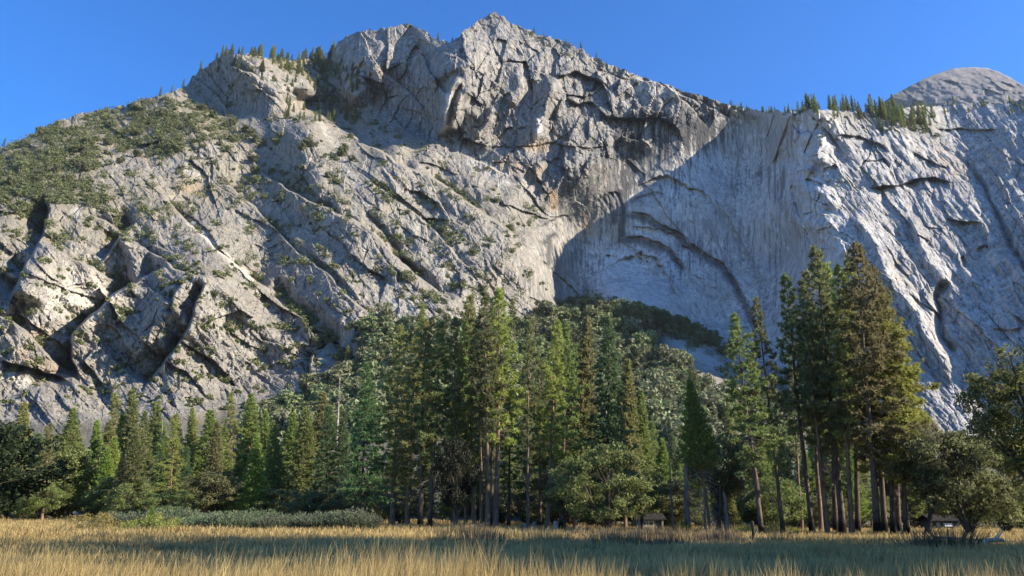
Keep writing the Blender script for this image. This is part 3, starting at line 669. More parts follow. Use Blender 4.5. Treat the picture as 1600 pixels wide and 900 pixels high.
def place(parts, name, label, cat, loc, h_scale=1.0, rz=0.0, group=None, w_scale=None, lean=None):
    ws = h_scale if w_scale is None else w_scale
    o = thing(name, label, cat, loc, 0, 1, group)
    M = Matrix.Rotation(rz, 4, 'Z')
    if lean is not None:
        a = Vector((0, 0, 1)).rotation_difference(Vector((lean[0], lean[1], 1)).normalized()).to_matrix().to_4x4(); M = a @ M
    o.rotation_euler = M.to_euler(); o.scale = (ws, ws, h_scale)
    for k, m in parts.items(): obj(k, m, o)
    return o
def foot(px, Y):
    """ground point at distance Y in the direction of column px (near the tree line)"""
    x = float((px-800)/FOC*Y/(CP+0.32*SP)); return x, Y, float(ground_z(x, Y))
def at_px(parts, h0, px, top, Y, name, label, cat='tree', group=None, rz=None, fat=1.0):
    """stand a tree of natural height h0 so that it rises from column px to the sighted tip top=(px,py)"""
    x, y, z = foot(px, Y); tx, ty, tz = pt(top[0], top[1], Y)
    s = (tz-z)/h0; ln = float(np.clip((tx-x)/(tz-z), -0.16, 0.16))
    return place(parts, name, label, cat, (x, y, z-0.05), s, (px*1.7+Y) % 6.28 if rz is None else rz, group, s*fat, (ln, 0))
# ------------------------------------------------------------------ prototypes
PINE = [conifer(s, 36, b, R, 'pine', lf, bk, nb, dd, deadbase=db) for s, b, R, lf, bk, nb, dd, db in (
    (11, .27, 4.6, L_PINE, B_CHAR, 125, 14, .15), (12, .36, 4.0, L_PINE, B_CHAR, 105, 14, .15), (13, .30, 4.4, L_OLIVE, B_CHAR, 115, 12, .15), (14, .25, 5.2, L_GOLD, B_CHAR, 135, 12, .15),
    (15, .34, 3.9, L_OLIVE, B_PINE, 105, 14, .15), (16, .44, 3.6, L_PINE, B_PINE, 90, 16, .15), (17, .20, 4.6, L_OLIVE, B_PINE, 130, 14, .12), (18, .34, 4.4, L_GOLD, B_CHAR, 115, 12, .15))]
FIR = [conifer(s, 28, b, R, 'fir', L_FIR, B_DARK, nb, dd) for s, b, R, nb, dd in ((21, .16, 4.6, 150, 12), (22, .10, 4.0, 150, 8), (23, .22, 3.9, 140, 12))]
FIRG = [conifer(s, 28, b, R, 'fir', L_PINE, B_PINE, nb, dd) for s, b, R, nb, dd in ((24, .18, 4.2, 160, 14), (25, .3, 3.6, 140, 16))]
CEDAR = [conifer(s, 26, b, R, 'cedar', lf, B_PINE, nb, dd, deadbase=0.06) for s, b, R, lf, nb, dd in ((31, .10, 3.9, L_CEDAR, 190, 10), (32, .16, 3.5, L_CEDAR, 180, 24), (33, .08, 4.2, L_CEDAR, 200, 0), (34, .14, 3.4, L_OLIVE, 180, 12), (35, .40, 4.0, L_CEDAR, 150, 90))]
OAK = [oak(s, 11, R, L_OAK, B_DARK, n, 130, 0.30, 0.3, ln) for s, R, n, ln in ((41, 5.2, 80, .1), (42, 5.8, 90, -.1), (43, 4.6, 70, .2))]
BIGOAK = oak(45, 19, 8.0, L_OAKM, B_DARK, 190, 140, 0.30, 0.42, 0.0, 0.7, 0.12, 1.25)
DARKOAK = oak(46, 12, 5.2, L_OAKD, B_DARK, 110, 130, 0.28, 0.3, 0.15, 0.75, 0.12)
OAKLOW = [oak(s, 11, R, L_OAK, B_DARK, n, 120, 0.30, 0.3, ln, 0.7, 0.02, 1.05) for s, R, n, ln in ((47, 6.0, 95, .15), (48, 5.4, 85, -.2), (49, 5.0, 75, .3))]
HILLOAK = [oak(s, 10, 5.2, L_HILL, B_GREY, 30, 62, 1.05, 0.3, 0, 0.8, 0.05, 1.7) for s in (51, 52, 53)]
FARPINE = [conifer(s, 36, b, R, st, lf, B_GREY, nb, 0, nsz=2.1) for s, b, R, st, lf, nb in ((61, .06, 5.0, 'fir', L_PINE, 70), (62, .12, 5.0, 'pine', L_PINE, 60), (63, .04, 4.6, 'cedar', L_OLIVE, 70))]

# ------------------------------------------------------------------ the tall pines right of the middle
G_R = 'tall pines in the right-hand grove'
R_TREES = [ # proto, base px, top px, distance, width factor, label
 (0, 1190, (1146, 490), 84, 1.15, 'dark shadowy pine standing first at the left of the tall grove, ragged and broad'),
 (1, 1222, (1181, 464), 86, .85, 'slender pine with a thin leaning pale trunk, second from the left in the tall grove'),
 (1, 1268, (1226, 428), 92, 1.0, 'dark pine with a long bare leaning trunk, third from the left in the tall grove'),
 (5, 1291, (1252, 436), 88, .85, 'pine with a pale grey leaning trunk between two dark ones in the grove'),
 (5, 1281, (1262, 470), 100, .9, 'thin dark trunk pine half hidden at the back of the tall grove'),
 (0, 1315, (1274, 386), 90, 1.1, 'very tall dark green pine, left one of the two highest in the grove'),
 (2, 1304, (1290, 410), 98, .9, 'olive green pine squeezed between the two highest pines of the grove'),
 (4, 1329, (1308, 412), 86, .9, 'pine with a reddish brown trunk in the middle of the tall grove'),
 (2, 1339, (1324, 402), 96, .9, 'pine with a dark narrow trunk just left of the highest golden pine'),
 (3, 1369, (1338, 378), 84, 1.1, 'golden pine with the highest tip of the grove and a thick black trunk'),
 (7, 1381, (1360, 412), 90, 1.0, 'golden pine with a blackened trunk just right of the highest pine'),
 (3, 1393, (1376, 446), 86, 1.0, 'golden pine with a burnt black trunk, third from the right in the grove'),
 (7, 1403, (1390, 478), 92, 1.1, 'shorter golden pine with a black trunk, second from the right in the grove'),
 (3, 1414, (1404, 512), 85, 1.35, 'shortest golden pine at the right edge of the grove, its branches reaching far out'),
]
for p, bx, tp, Y, ft, lb in R_TREES: at_px(PINE[p], 36, bx, tp, Y, 'pine_tree', lb, 'pine tree', G_R, None, ft)
at_px(PINE[5], 36, 1252, (1236, 560), 118, 'pine_tree', 'reddish trunked pine standing behind the left side of the tall grove', 'pine tree', 'pines behind the right-hand grove', None, .9)
# ------------------------------------------------------------------ the grove in the middle
G_C = 'pines in the middle grove'
C_TREES = [
 ('F', 0, 565, (573, 566), 96, 1.0, 'dark fir with wide layered branches standing alone at the left end of the middle grove'),
 ('P', 6, 612, (626, 508), 104, 1.25, 'broad dark green pine right of the lone layered fir'),
 ('P', 6, 637, (652, 520), 110, 1.1, 'olive lit pine behind the left side of the middle grove'),
 ('P', 2, 657, (666, 500), 98, 1.2, 'wide olive pine with a dark trunk at the left of the middle grove'),
 ('P', 0, 671, (690, 500), 97, 1.1, 'dark green pine with a sunlit tan trunk left of the pair of bare trunks'),
 ('P', 5, 711, (711, 494), 98, .75, 'thin pine with a sparse narrow crown and a long pale bare trunk'),
 ('C', 0, 728, (729, 500), 112, .9, 'bright green cedar showing between the bare trunks of the middle grove'),
 ('P', 6, 741, (735, 460), 101, 1.0, 'dark tipped pine, leftmost of the three highest in the middle grove'),
 ('P', 5, 753, (746, 498), 97, .8, 'pine with a thin pinkish trunk left of the tight row of bright trunks'),
 ('P', 5, 762, (757, 454), 95, .95, 'pine with a bright bare trunk, middle one of the three highest in the middle grove'),
 ('P', 1, 768, (768, 476), 99, .8, 'narrow pine in the tight row of bright sunlit trunks'),
 ('P', 4, 774, (781, 449), 96, 1.1, 'highest pine of the middle grove, olive crowned above a straight bright trunk'),
 ('P', 0, 795, (797, 600), 116, 1.2, 'lower dark pine behind and right of the bright trunks'),
 ('P', 5, 824, (826, 500), 98, .8, 'narrow pine with a red trunk and bleached dead branches near the ground'),
 ('P', 1, 844, (846, 560), 110, 1.0, 'shorter pine behind the gap in the middle grove'),
 ('P', 4, 854, (873, 500), 100, 1.0, 'olive pine with a leaning pale trunk right of the gap'),
 ('P', 0, 876, (885, 506), 103, 1.0, 'dark pine with twin looking tip beside the leaning pale trunk'),
 ('C', 3, 898, (918, 496), 112, 1.0, 'yellow green cedar like conifer with a pointed tip left of the layered fir'),
 ('F', 2, 949, (950, 493), 104, 1.0, 'tall dark fir with horizontal layered branches behind the sunlit oak'),
 ('C', 3, 977, (981, 562), 112, 1.0, 'olive conifer right of the tall layered fir'),
 ('C', 2, 1000, (1002, 610), 122, 1.0, 'low bright green conifer at the right end of the middle grove'),
]
for kd, p, bx, tp, Y, ft, lb in C_TREES:
    pr, h, nm, ct = {'P': (PINE, 36, 'pine_tree', 'pine tree'), 'F': (FIR, 28, 'fir_tree', 'fir tree'), 'C': (CEDAR, 26, 'cedar_tree', 'cedar tree')}[kd]
    at_px(pr[p], h, bx, tp, Y, nm, lb, ct, G_C, None, ft)
# ------------------------------------------------------------------ the gap between the groves
at_px(CEDAR[4], 26, 1110, (1077, 592), 92, 'cedar_tree', 'leaning cedar with a green top and a skirt of bleached dead branches', 'cedar tree', None, None, .95)
SN = [snag(71, 20, 0.22, B_GREY, 8, 0.6), snag(72, 6, 0.34, B_DARK, 5, 0.7, True), snag(73, 5.4, 0.42, B_GREY, 6, 1.6, True), snag(74, 20, 0.3, B_DEAD, 40, 2.2), snag(75, 8, 0.3, B_GREY, 4, .5, True)]
at_px(SN[0], 20, 1051, (1042, 636), 96, 'dead_tree', 'tall thin grey dead pole standing near the cabin', 'dead tree')
at_px(SN[1], 6, 1124, (1124, 764), 90, 'dead_tree', 'short broken black trunk beside the pale broken trunk', 'dead tree')
at_px(SN[2], 5.4, 1138, (1133, 772), 90, 'dead_tree', 'thick pale broken trunk with a stub branch in the gap between groves', 'dead tree')
at_px(SN[4], 8, 1101, (1102, 770), 91, 'dead_tree', 'short grey trunk hidden behind the leaning cedar', 'dead tree')
at_px(SN[4], 8, 1074, (1073, 700), 93, 'dead_tree', 'upright dark grey trunk left of the leaning cedar', 'dead tree')
at_px(SN[3], 20, 250, (253, 655), 172, 'dead_tree', 'bleached bare dead tree inside the left forest', 'dead tree')
at_px(SN[3], 20, 521, (530, 590), 150, 'dead_tree', 'reddish bare dead tree behind the golden cedar', 'dead tree')
OAKS = [
 (OAKLOW[0], 11, 953, (950, 684), 84, 1.1, 'sunlit pale green oak at the right front of the middle grove'),
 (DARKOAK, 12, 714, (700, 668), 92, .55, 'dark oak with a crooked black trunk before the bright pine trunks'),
 (OAK[2], 11, 1120, (1122, 668), 100, .9, 'thin oak with dark forked limbs behind the leaning cedar'),
 (OAK[2], 11, 1444, (1452, 660), 82, .95, 'small dark oak with a slim trunk right of the tall grove'),
 (OAKLOW[0], 11, 1504, (1512, 655), 80, 1.0, 'sunlit oak with a stout trunk and pale dead twigs'),
 (OAKLOW[1], 11, 1560, (1562, 690), 95, 1.0, 'lower oak behind the stout trunked oak'),
 (OAK[0], 11, 1000, (1000, 728), 96, 1.0, 'small oak beside the cabin at the right of the middle grove'),
 (OAKLOW[2], 11, 1205, (1205, 735), 112, 1.2, 'pale green oak seen behind the two left pines of the tall grove'),
 (OAKLOW[1], 11, 78, (82, 668), 150, 1.15, 'light green rounded oak at the front of the left forest'),
 (OAKLOW[2], 11, 130, (128, 690), 156, 1.1, 'rounded oak second from the left at the front of the left forest'),
 (OAK[1], 11, 20, (18, 690), 150, 1.1, 'oak half hidden behind the black foliage at the left edge'),
 (OAK[2], 11, 880, (880, 735), 92, .9, 'dark low oak under the pines left of the sunlit oak'),
]
for pr, h, bx, tp, Y, ft, lb in OAKS: at_px(pr, h, bx, tp, Y, 'oak_tree', lb, 'oak tree', None, None, ft)
at_px(BIGOAK, 19, 1650, (1622, 526), 56, 'oak_tree', 'large dense green oak overhanging the right edge', 'oak tree', None, 0.4, 1.0)
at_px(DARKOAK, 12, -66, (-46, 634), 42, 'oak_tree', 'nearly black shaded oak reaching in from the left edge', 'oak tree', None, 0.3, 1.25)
# ------------------------------------------------------------------ the left forest
L_TREES = [
 ('P', 6, 177, (176, 610), 165, 1.25, 'tall narrow olive conifer, left one of the pair above the left forest'),
 ('C', 1, 206, (205, 607), 160, 1.15, 'tall pointed green conifer, right one of the pair above the left forest'),
 ('F', 3, 225, (226, 640), 166, 1.1, 'dark pointed conifer just right of the tall pair'),
 ('C', 3, 277, (276, 645), 170, 1.0, 'grey green conifer right of the bleached dead tree'),
 ('C', 3, 300, (301, 636), 172, 1.0, 'pointed conifer left of the wide bright cedar'),
 ('C', 2, 330, (328, 640), 152, 1.45, 'wide bright green cedar in the middle of the left forest'),
 ('P', 6, 362, (361, 611), 168, 1.1, 'narrow conifer behind the wide bright cedar'),
 ('C', 1, 384, (392, 615), 156, 1.1, 'cedar with a bare pale trunk foot and drooping dead branches'),
 ('C', 0, 412, (415, 640), 170, 1.1, 'dark cedar between the bare footed cedar and the small bright one'),
 ('C', 2, 432, (426, 657), 148, 1.0, 'small bright cone shaped cedar above the willows'),
 ('C', 0, 467, (465, 671), 154, .9, 'small dark green cone shaped cedar left of the golden cedar'),
 ('C', 3, 495, (505, 613), 150, 1.2, 'large golden green cedar at the right end of the left forest'),
 ('C', 0, 148, (150, 655), 170, 1.1, 'dull green conifer left of the tall pair'),
 ('F', 3, 110, (112, 680), 175, 1.1, 'low dark conifer behind the rounded oaks'),
 ('C', 0, 252, (256, 690), 160, 1.0, 'low pale conifer in front of the bleached dead tree'),
 ('F', 0, 533, (537, 640), 128, 1.0, 'dark fir filling the gap right of the golden cedar'),
]
for kd, p, bx, tp, Y, ft, lb in L_TREES:
    pr, h, nm, ct = {'P': (PINE, 36, 'pine_tree', 'pine tree'), 'F': (FIR+FIRG, 28, 'fir_tree', 'fir tree'), 'C': (CEDAR, 26, 'cedar_tree', 'cedar tree')}[kd]
    at_px(pr[p], h, bx, tp, Y, nm, lb, ct, 'conifers of the left forest', None, ft)
# trees further back that close the view between the groves
rng = np.random.RandomState(5)
for i in range(235):
    px = rng.uniform(-160, 1760); Y = rng.uniform(126, 235)
    hm = 690+40*math.sin(px*0.013)+rng.uniform(-30, 60)
    if px < 545: hm = rng.uniform(628, 715)
    if 975 < px < 1055: hm = rng.uniform(632, 705)
    if 1055 <= px < 1135: hm = rng.uniform(680, 750)
    if px > 1420: hm = max(hm, 735)
    pr, h = [(CEDAR[0], 26), (CEDAR[3], 26), (FIR[1], 28), (FIRG[0], 28), (PINE[6], 36), (CEDAR[2], 26)][rng.randint(6)]
    at_px(pr, h, px, (px-(px-800)*0.02, hm), Y, 'conifer_tree', 'conifer standing deep in the forest behind the groves', 'conifer', 'conifers closing the view behind the groves', None, 1.35)
for i in range(110):
    px = rng.uniform(-120, 1720); Y = rng.uniform(116, 190)
    at_px(OAKLOW[rng.randint(3)], 11, px, (px, rng.uniform(725, 788)), Y, 'understory_tree', 'low leafy tree under the conifers behind the groves', 'tree', 'low leafy trees under the conifers', None, 1.4)
# trees to the right of the view whose long shadows lie on the meadow
for i, (x, y, h, k) in enumerate([(42, 33, 44, 0), (50, 38, 46, 1), (57, 34, 46, 0), (62, 39, 44, 1), (46, 41, 34, 2), (68, 35, 46, 0), (75, 39, 42, 1), (39, 28, 44, 0), (84, 36, 44, 0), (55, 28, 43, 2), (92, 31, 46, 1), (47, 27, 46, 1), (70, 29, 44, 1), (38, 23, 40, 1), (62, 31, 46, 0), (48, 21, 40, 0), (30, 19, 24, 2), (34, 15, 22, 2), (58, 22, 42, 0), (44, 15, 24, 1), (31, 24, 30, 0), (29, 15, 17, 2), (34, 18, 36, 1), (52, 13, 42, 0)]):
    pr = (FIR[0], FIR[1], CEDAR[2])[k]; h0 = (28, 28, 26)[k]
    place(pr, 'conifer_tree', 'tall conifer standing to the right beyond the picture, shading the meadow', 'conifer', (x, y, float(ground_z(x, y))), h/h0, i*1.3, 'conifers shading the meadow', h/h0*1.0)
# ------------------------------------------------------------------ trees on the talus slope
n = 0; used = []
while n < 235:
    px = rng.uniform(535, 1135); py = rng.uniform(498, 690)
    if n > 180: px = rng.uniform(960, 1240); py = rng.uniform(640, 745)
    edge = np.interp(px, [535, 600, 640, 720, 790, 830, 880, 960, 1030, 1100, 1135], [585, 520, 512, 520, 520, 500, 500, 512, 540, 590, 620])
    if (n <= 180 and py < edge+2) or (1035 < px < 1115 and py < edge+18): continue
    if any(abs(px-a)+abs(py-b)*1.6 < 15 for a, b in used): continue
    used.append((px, py)); x, y, z = on_mountain(px, py)
    s = rng.uniform(1.15, 2.0)*(0.65+0.95*y/700)
    if rng.rand() < 0.95: place(HILLOAK[rng.randint(3)], 'hillside_oak', 'rounded grey green oak on the slope of boulders under the cliff', 'oak tree', (x, y, z-1.0), s, rng.uniform(0, 6), 'oaks on the slope under the cliff', s*rng.uniform(0.9, 1.2))
    else: place(FARPINE[rng.randint(3)], 'hillside_conifer', 'pointed conifer among the rounded oaks on the slope under the cliff', 'conifer', (x, y, z-0.6), s*0.38, rng.uniform(0, 6), 'conifers on the slope under the cliff', s*0.5)
    n += 1
for i in range(62):
    px = rng.uniform(385, 600); e = np.interp(px, [385, 430, 480, 520, 560, 600], [668, 652, 628, 600, 570, 545]); py = rng.uniform(e, min(e+75, 715))
    x, y, z = on_mountain(px, py); s = rng.uniform(1.0, 1.7)*(0.6+0.9*y/700)
    place(HILLOAK[i % 3], 'hillside_oak', 'oak in the thicket climbing the gully at the foot of the left cliffs', 'oak tree', (x, y, z-1.0), s, rng.uniform(0, 6), 'oaks at the foot of the left cliffs', s*1.15)
for i in range(50):
    t = i/49; px = 868+262*t+rng.uniform(-8, 8); py = np.interp(px, [868, 930, 1010, 1110, 1135], [492, 486, 500, 536, 552])+rng.uniform(-8, 10)
    x, y, z = on_mountain(px, py); s = rng.uniform(1.3, 2.1)
    place(HILLOAK[i % 3], 'hillside_oak', 'dark oak in the shaded belt of trees at the foot of the arched wall', 'oak tree', (x, y-3, z-1.5), s, rng.uniform(0, 6), 'shaded oaks at the foot of the arched wall', s*1.25)
RED = conifer(81, 30, .15, 4, 'fir', L_RED, B_GREY, 70, 0)
FSN = snag(82, 26, 0.5, B_DEAD, 30, 3.0)
x, y, z = on_mountain(1058, 645); place(RED, 'dead_tree', 'rust red dead conifer on the slope between the groves', 'dead tree', (x, y, z-.5), 0.95)
for px, py, s in ((1013, 640, .9), (1022, 645, .7), (1031, 640, .7), (1105, 660, .6)):
    x, y, z = on_mountain(px, py); place(FSN, 'dead_tree', 'grey dead spike among the oaks on the slope between the groves', 'dead tree', (x, y, z-.5), s, px, 'grey dead spikes on the slope')
# ------------------------------------------------------------------ trees along the rim
def rim_tree(px, hpx, py=None, lab=None, grp=None, fat=1.0, back=3.0):
    c = int(np.argmin(np.abs(colx-px)))
    if py is None: x, y, z = float(MX[0, c]), float(MY[0, c])+back, float(MZ[0, c])-back*0.12-1.2
    else:
        x, y, z = on_mountain(px, py); z -= 1.0
    h = hpx/FOC*y*1.06
    k = rng.randint(3); place(FARPINE[k], 'rim_pine', lab, 'pine tree', (x, y, z), h/36, rng.uniform(0, 6), grp, h/36*fat)
g1 = ('small distant conifer on the wooded shoulder at the upper left', 'conifers on the wooded shoulder')
for i in range(80): rim_tree(rng.uniform(338, 522), 8+22*rng.rand(), None if i % 2 else rng.uniform(86, 116), *g1, rng.uniform(.9, 1.8))
for i in range(85): rim_tree(rng.uniform(442, 560), rng.uniform(14, 24), rng.uniform(98, 192), 'dark distant conifer in the shaded gully below the shoulder', 'conifers in the shaded gully', 1.2)
g2 = ('distant conifer of the dense stand on the right-hand rim', 'conifers of the stand on the right-hand rim')
for i in range(52): px = rng.uniform(1232, 1372); rim_tree(px, 10+28*rng.rand()**0.8 if px > 1245 else 20, None if i % 3 else rng.uniform(174, 188), *g2, rng.uniform(.7, 1.15))
g3 = ('distant conifer of the lower stand right of the dense rim stand', 'conifers of the lower rim stand')
for i in range(34): px = rng.uniform(1366, 1462); rim_tree(px, 10+34*rng.rand(), rng.uniform(178, 207), *g3, rng.uniform(.7, 1.15))
for i in range(26): rim_tree(rng.uniform(1450, 1640), rng.uniform(8, 18), rng.uniform(160, 180), 'tiny distant conifer among the pale boulders near the dome', 'tiny conifers near the dome', 1.2)
for i in range(16): rim_tree(rng.uniform(1100, 1236), rng.uniform(7, 15), None, 'tiny distant conifer at the dip of the rim', 'tiny conifers at the dip of the rim', 1.3)
for px, h, lb in ((684, 20, 'tiny lone pine left of the notch beside the summit'), (706, 14, 'tiny pine in the notch beside the summit'), (835, 16, 'tiny lone pine just right of the summit'), (850, 10, 'tiny bare looking pine second right of the summit'),
                  (908, 18, 'tiny upright pine on the ridge falling right from the summit'), (932, 14, 'tiny pine below the upright one on the falling ridge'), (650, 10, 'tiny pine on the flat top left of the notch'), (885, 12, 'tiny pine between summit and upright ridge pine'),
                  (162, 14, 'tiny lone pine on the skyline of the brushy hump'), (248, 22, 'taller tiny pine on the skyline of the brushy hump'), (266, 20, 'bushy tiny pine beside the taller skyline pine'), (284, 22, 'thin dark tiny pine where hump and shoulder meet'),
                  (312, 22, 'dark tiny pine on the left slope of the shoulder'), (3, 18, 'tiny pine on the skyline at the far left'), (1010, 9, 'tiny shrubby pine halfway down the right ridge')):
    rim_tree(px, h, None, lb, None, 1.0)
for i in range(75):
    px = rng.uniform(-20, 400); py = np.interp(px, [-20, 60, 160, 290, 400], [240, 205, 175, 150, 205])+rng.uniform(4, 95)
    if i > 58: px = rng.uniform(395, 560); py = rng.uniform(210, 290)
    x, y, z = on_mountain(px, py); s = rng.uniform(.8, 1.5)
    place(HILLOAK[i % 3], 'mountain_oak', 'rounded oak standing out of the brush high on the mountainside', 'oak tree', (x, y-1, z-1.0), s, rng.uniform(0, 6), 'oaks in the brush high on the mountainside', s*1.15)
# ------------------------------------------------------------------ brush on the mountainside (nobody could count it)
def brush():
    r = np.random.RandomState(21); V = []
    pxs = r.uniform(-150, 1700, 150000); pys = r.uniform(20, 640, 150000)
    ci = np.clip(np.searchsorted(colx, pxs), 0, len(colx)-1); rim = rimy[ci]
    ok = pys > rim+1; pxs, pys, ci = pxs[ok], pys[ok], ci[ok]
    ri = np.clip(np.round((pys-rimy[ci])/(836-rimy[ci])/0.76*0.93*(NR-1)).astype(int), 0, NR-1)
    vg = veg[ri, ci]; nn = 1.5*fbm(pxs/34, pys/20, 61, 4)
    keep = (vg > 0.12) & (nn+vg*0.85-0.55+r.uniform(-0.22, 0.22, len(vg)) > 0.06) & (MY[ri, ci] > 420)
    ri, ci = ri[keep], ci[keep]; keep = r.rand(len(ri)) < 0.15*np.where(vg[keep] > .7, 3.6, 1.0); ri, ci = ri[keep], ci[keep]
    Cc = np.stack([MX[ri, ci], MY[ri, ci], MZ[ri, ci]], 1); R = (2.2+5.5*r.rand(len(Cc))**1.6)*sstep(300, 900, Cc[:, 1])
    Cc[:, 2] += R*0.35; Cc[:, 1] -= R*0.2
    return leaves_ball(Cc, R, 64, 1.9, r, 0.75)
BR = brush(); print('brush tris', len(BR)//3)
obj('mountain_brush', tri_mesh('mountain_brush', BR, L_CHAP), None, kind='stuff', label='grey green brush covering ledges and gullies of the mountain')
# ------------------------------------------------------------------ the meadow grass (one object: nobody could count the blades)
k = NT('dry_grass')
isl = k.n('ShaderNodeNewGeometry').outputs['Random Per Island']; gp = k.n('ShaderNodeNewGeometry').outputs['Position']
c = k.mix(isl, (0.44, 0.33, 0.13), (0.70, 0.54, 0.25))
gr = k.math('ADD', k.ramp(k.noise(gp, 0.09, 4, 0.6), 0.54, 0.70), k.attr('green'), True)
c = k.mix(k.math('MULTIPLY', gr, k.ramp(isl, 0.15, 0.6)), c, (0.30, 0.205, 0.055))
c = k.mix(k.math('MULTIPLY', k.ramp(k.noise(gp, 0.35, 3, 0.6), 0.52, 0.7), 0.5), c, (0.28, 0.17, 0.07))
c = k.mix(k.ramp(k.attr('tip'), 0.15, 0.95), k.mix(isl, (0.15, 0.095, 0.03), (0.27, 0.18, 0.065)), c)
M_GRASS = k.done(c, 0.7, None, 0.2, 0.45)
def blades(n, y0, y1, hgt, wid, seed, power=1.0, lean=0.25, clump=None):
    r = np.random.RandomState(seed)
    y = y0+(y1-y0)*r.rand(n)**power; x = (r.rand(n)*2-1)*(0.74*y+6)
    if clump:
        cx = r.randint(0, n//clump, n); y = y[cx]+r.normal(0, 0.16, n); x = x[cx]+r.normal(0, 0.22, n)
    pn = fbm(x/5, y/5, 71, 3); h = hgt*r.uniform(0.4, 1.2, n)*(1+0.9*pn); w = wid*r.uniform(0.6, 1.4, n)
    z = ground_z(x, y)-0.03; a = r.uniform(0, 6.28, n); sx, sy = np.cos(a)*w, np.sin(a)*w*0.6
    lx = r.normal(0.05, lean, n)*h; ly = r.normal(0, lean, n)*h
    V = np.stack([np.stack([x-sx, y-sy, z], 1), np.stack([x+sx, y+sy, z], 1), np.stack([x+lx*0.35+sx*0.75, y+ly*0.35+sy*0.75, z+h*0.6], 1), np.stack([x+lx*0.35-sx*0.75, y+ly*0.35-sy*0.75, z+h*0.6], 1), np.stack([x+lx, y+ly, z+h*0.98], 1)], 1)
    b = np.arange(n)[:, None]*5
    F = np.concatenate([b+[0, 1, 2], b+[0, 2, 3], b+[3, 2, 4]])
    g = 0.1*sstep(-0.2, 0.5, x/np.maximum(y, 5))*sstep(20, 40, y)*np.ones_like(x)
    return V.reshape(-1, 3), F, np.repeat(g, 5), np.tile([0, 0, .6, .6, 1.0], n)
def grass():
    Vs, Fs, Gs, Ts, n = [], [], [], [], 0
    for a in ((80000, 26, 60, 0.52, 0.020, 1, 1.0), (90000, 58, 125, 0.62, 0.042, 2, 0.9), (34000, 14, 28, 0.62, 0.008, 3, 1.0), (26000, 12.5, 24, 0.98, 0.0058, 4, 0.9, 0.14, 34), (30000, 120, 200, 0.6, 0.08, 5, 1.0)):
        V, F, G, T = blades(*a); Ts.append(T); Vs.append(V); Fs.append(F+n); Gs.append(G); n += len(V)
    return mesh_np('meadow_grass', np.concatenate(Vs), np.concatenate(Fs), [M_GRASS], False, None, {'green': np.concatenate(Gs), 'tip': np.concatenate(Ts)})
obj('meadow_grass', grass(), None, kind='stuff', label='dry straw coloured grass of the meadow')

# ------------------------------------------------------------------ bushes, willows, reeds
def bush(seed, R, h, leaf, n=26, nl=60, sz=0.12, cr=0.45):
    r = np.random.RandomState(seed); w = Wood(); cen = []
    for i in range(n):
        a = r.uniform(0, 6.28); q = r.uniform(0, 1)**0.6; p = np.array([math.cos(a)*R*q, math.sin(a)*R*q, h*(0.25+0.65*r.rand()*(1-0.55*q*q))]); cen.append(p)
        w.tube(np.stack([[p[0]*0.15, p[1]*0.15, -0.1], p*[0.6, 0.6, 0.6], p]), np.array([0.03, 0.02, 0.008]), 3)
    return {'stems': w.mesh('stems', B_GREY), 'foliage': tri_mesh('foliage', leaves_ball(np.array(cen), r.uniform(0.7, 1.2, n)*cr, nl, sz, r), leaf)}
def spikes(seed, R, h, leaf, n=220, w=0.03, spread=0.25, leafy=False):
    r = np.random.RandomState(seed); a = r.uniform(0, 6.28, n); q = R*np.sqrt(r.rand(n)); b = np.stack([np.cos(a)*q, np.sin(a)*q, np.full(n, -0.05)], 1)
    d = np.stack([np.cos(a)*spread*q/R, np.sin(a)*spread*q/R, np.ones(n)], 1)+r.normal(0, 0.10, (n, 3)); d /= np.linalg.norm(d, axis=1)[:, None]
    L = h*r.uniform(0.55, 1.1, n)*(1.05-0.45*(q/R)**2)
    if leafy:
        t = np.concatenate([np.full(n, v) for v in (0.15, 0.3, 0.45, 0.6, 0.75, 0.9)]); c = np.tile(b, (6, 1))+np.tile(d*L[:, None], (6, 1))*t[:, None]
        return tri_mesh('foliage', needles(c, np.tile(d, (6, 1)), 5, 0.42, 0.05, r, 0.45), leaf)
    sd = np.cross(d, r.normal(0, 1, (n, 3))); sd /= np.linalg.norm(sd, axis=1)[:, None]; t = b+d*L[:, None]
    return tri_mesh('blades', np.stack([b-sd*w, b+sd*w, t], 1).reshape(-1, 3), leaf)
def put(parts, px, Y, name, label, cat, s=1.0, grp=None, rz=0.0, fat=1.0):
    x, y, z = foot(px, Y); return place(parts, name, label, cat, (x, y, z-0.03), s, rz, grp, s*fat)
rng = np.random.RandomState(9)
WIL = [{'foliage': spikes(91+i, 2.2, 2.7, L_WILLOW, 300, .03, .55, True)} for i in range(3)]
for i in range(26): put(WIL[i % 3], 182+i*15.0+rng.uniform(-5, 5), 87+rng.uniform(-3, 6), 'willow_shrub', 'grey green willow shrub in the long thicket at the edge of the meadow', 'shrub', rng.uniform(.5, .95), 'willows of the thicket at the meadow edge', rng.uniform(0, 6), 1.1)
put(bush(95, 2.3, 2.1, L_YELLOW, 40, 60, .13, .5), 148, 72, 'yellow_bush', 'round yellow bush on the left of the meadow edge', 'bush', 1.0)
put(bush(96, 2.6, 1.6, L_LIME, 44, 60, .13, .5), 232, 72, 'lime_bush', 'yellow green bush around the foot of a little conifer', 'bush', 1.15)
at_px(CEDAR[2], 26, 238, (238, 790), 72.5, 'cedar_sapling', 'small bright cedar sapling rising from the yellow green bush', 'sapling', None, None, 1.9)
put(bush(97, 1.3, 2.4, L_LIME, 30, 50, .13, .45), 1062, 92, 'lime_bush', 'upright lime yellow bush right of the cabin', 'bush')
LB = bush(98, 1.6, 1.3, L_LIME, 26, 50, .12, .45)
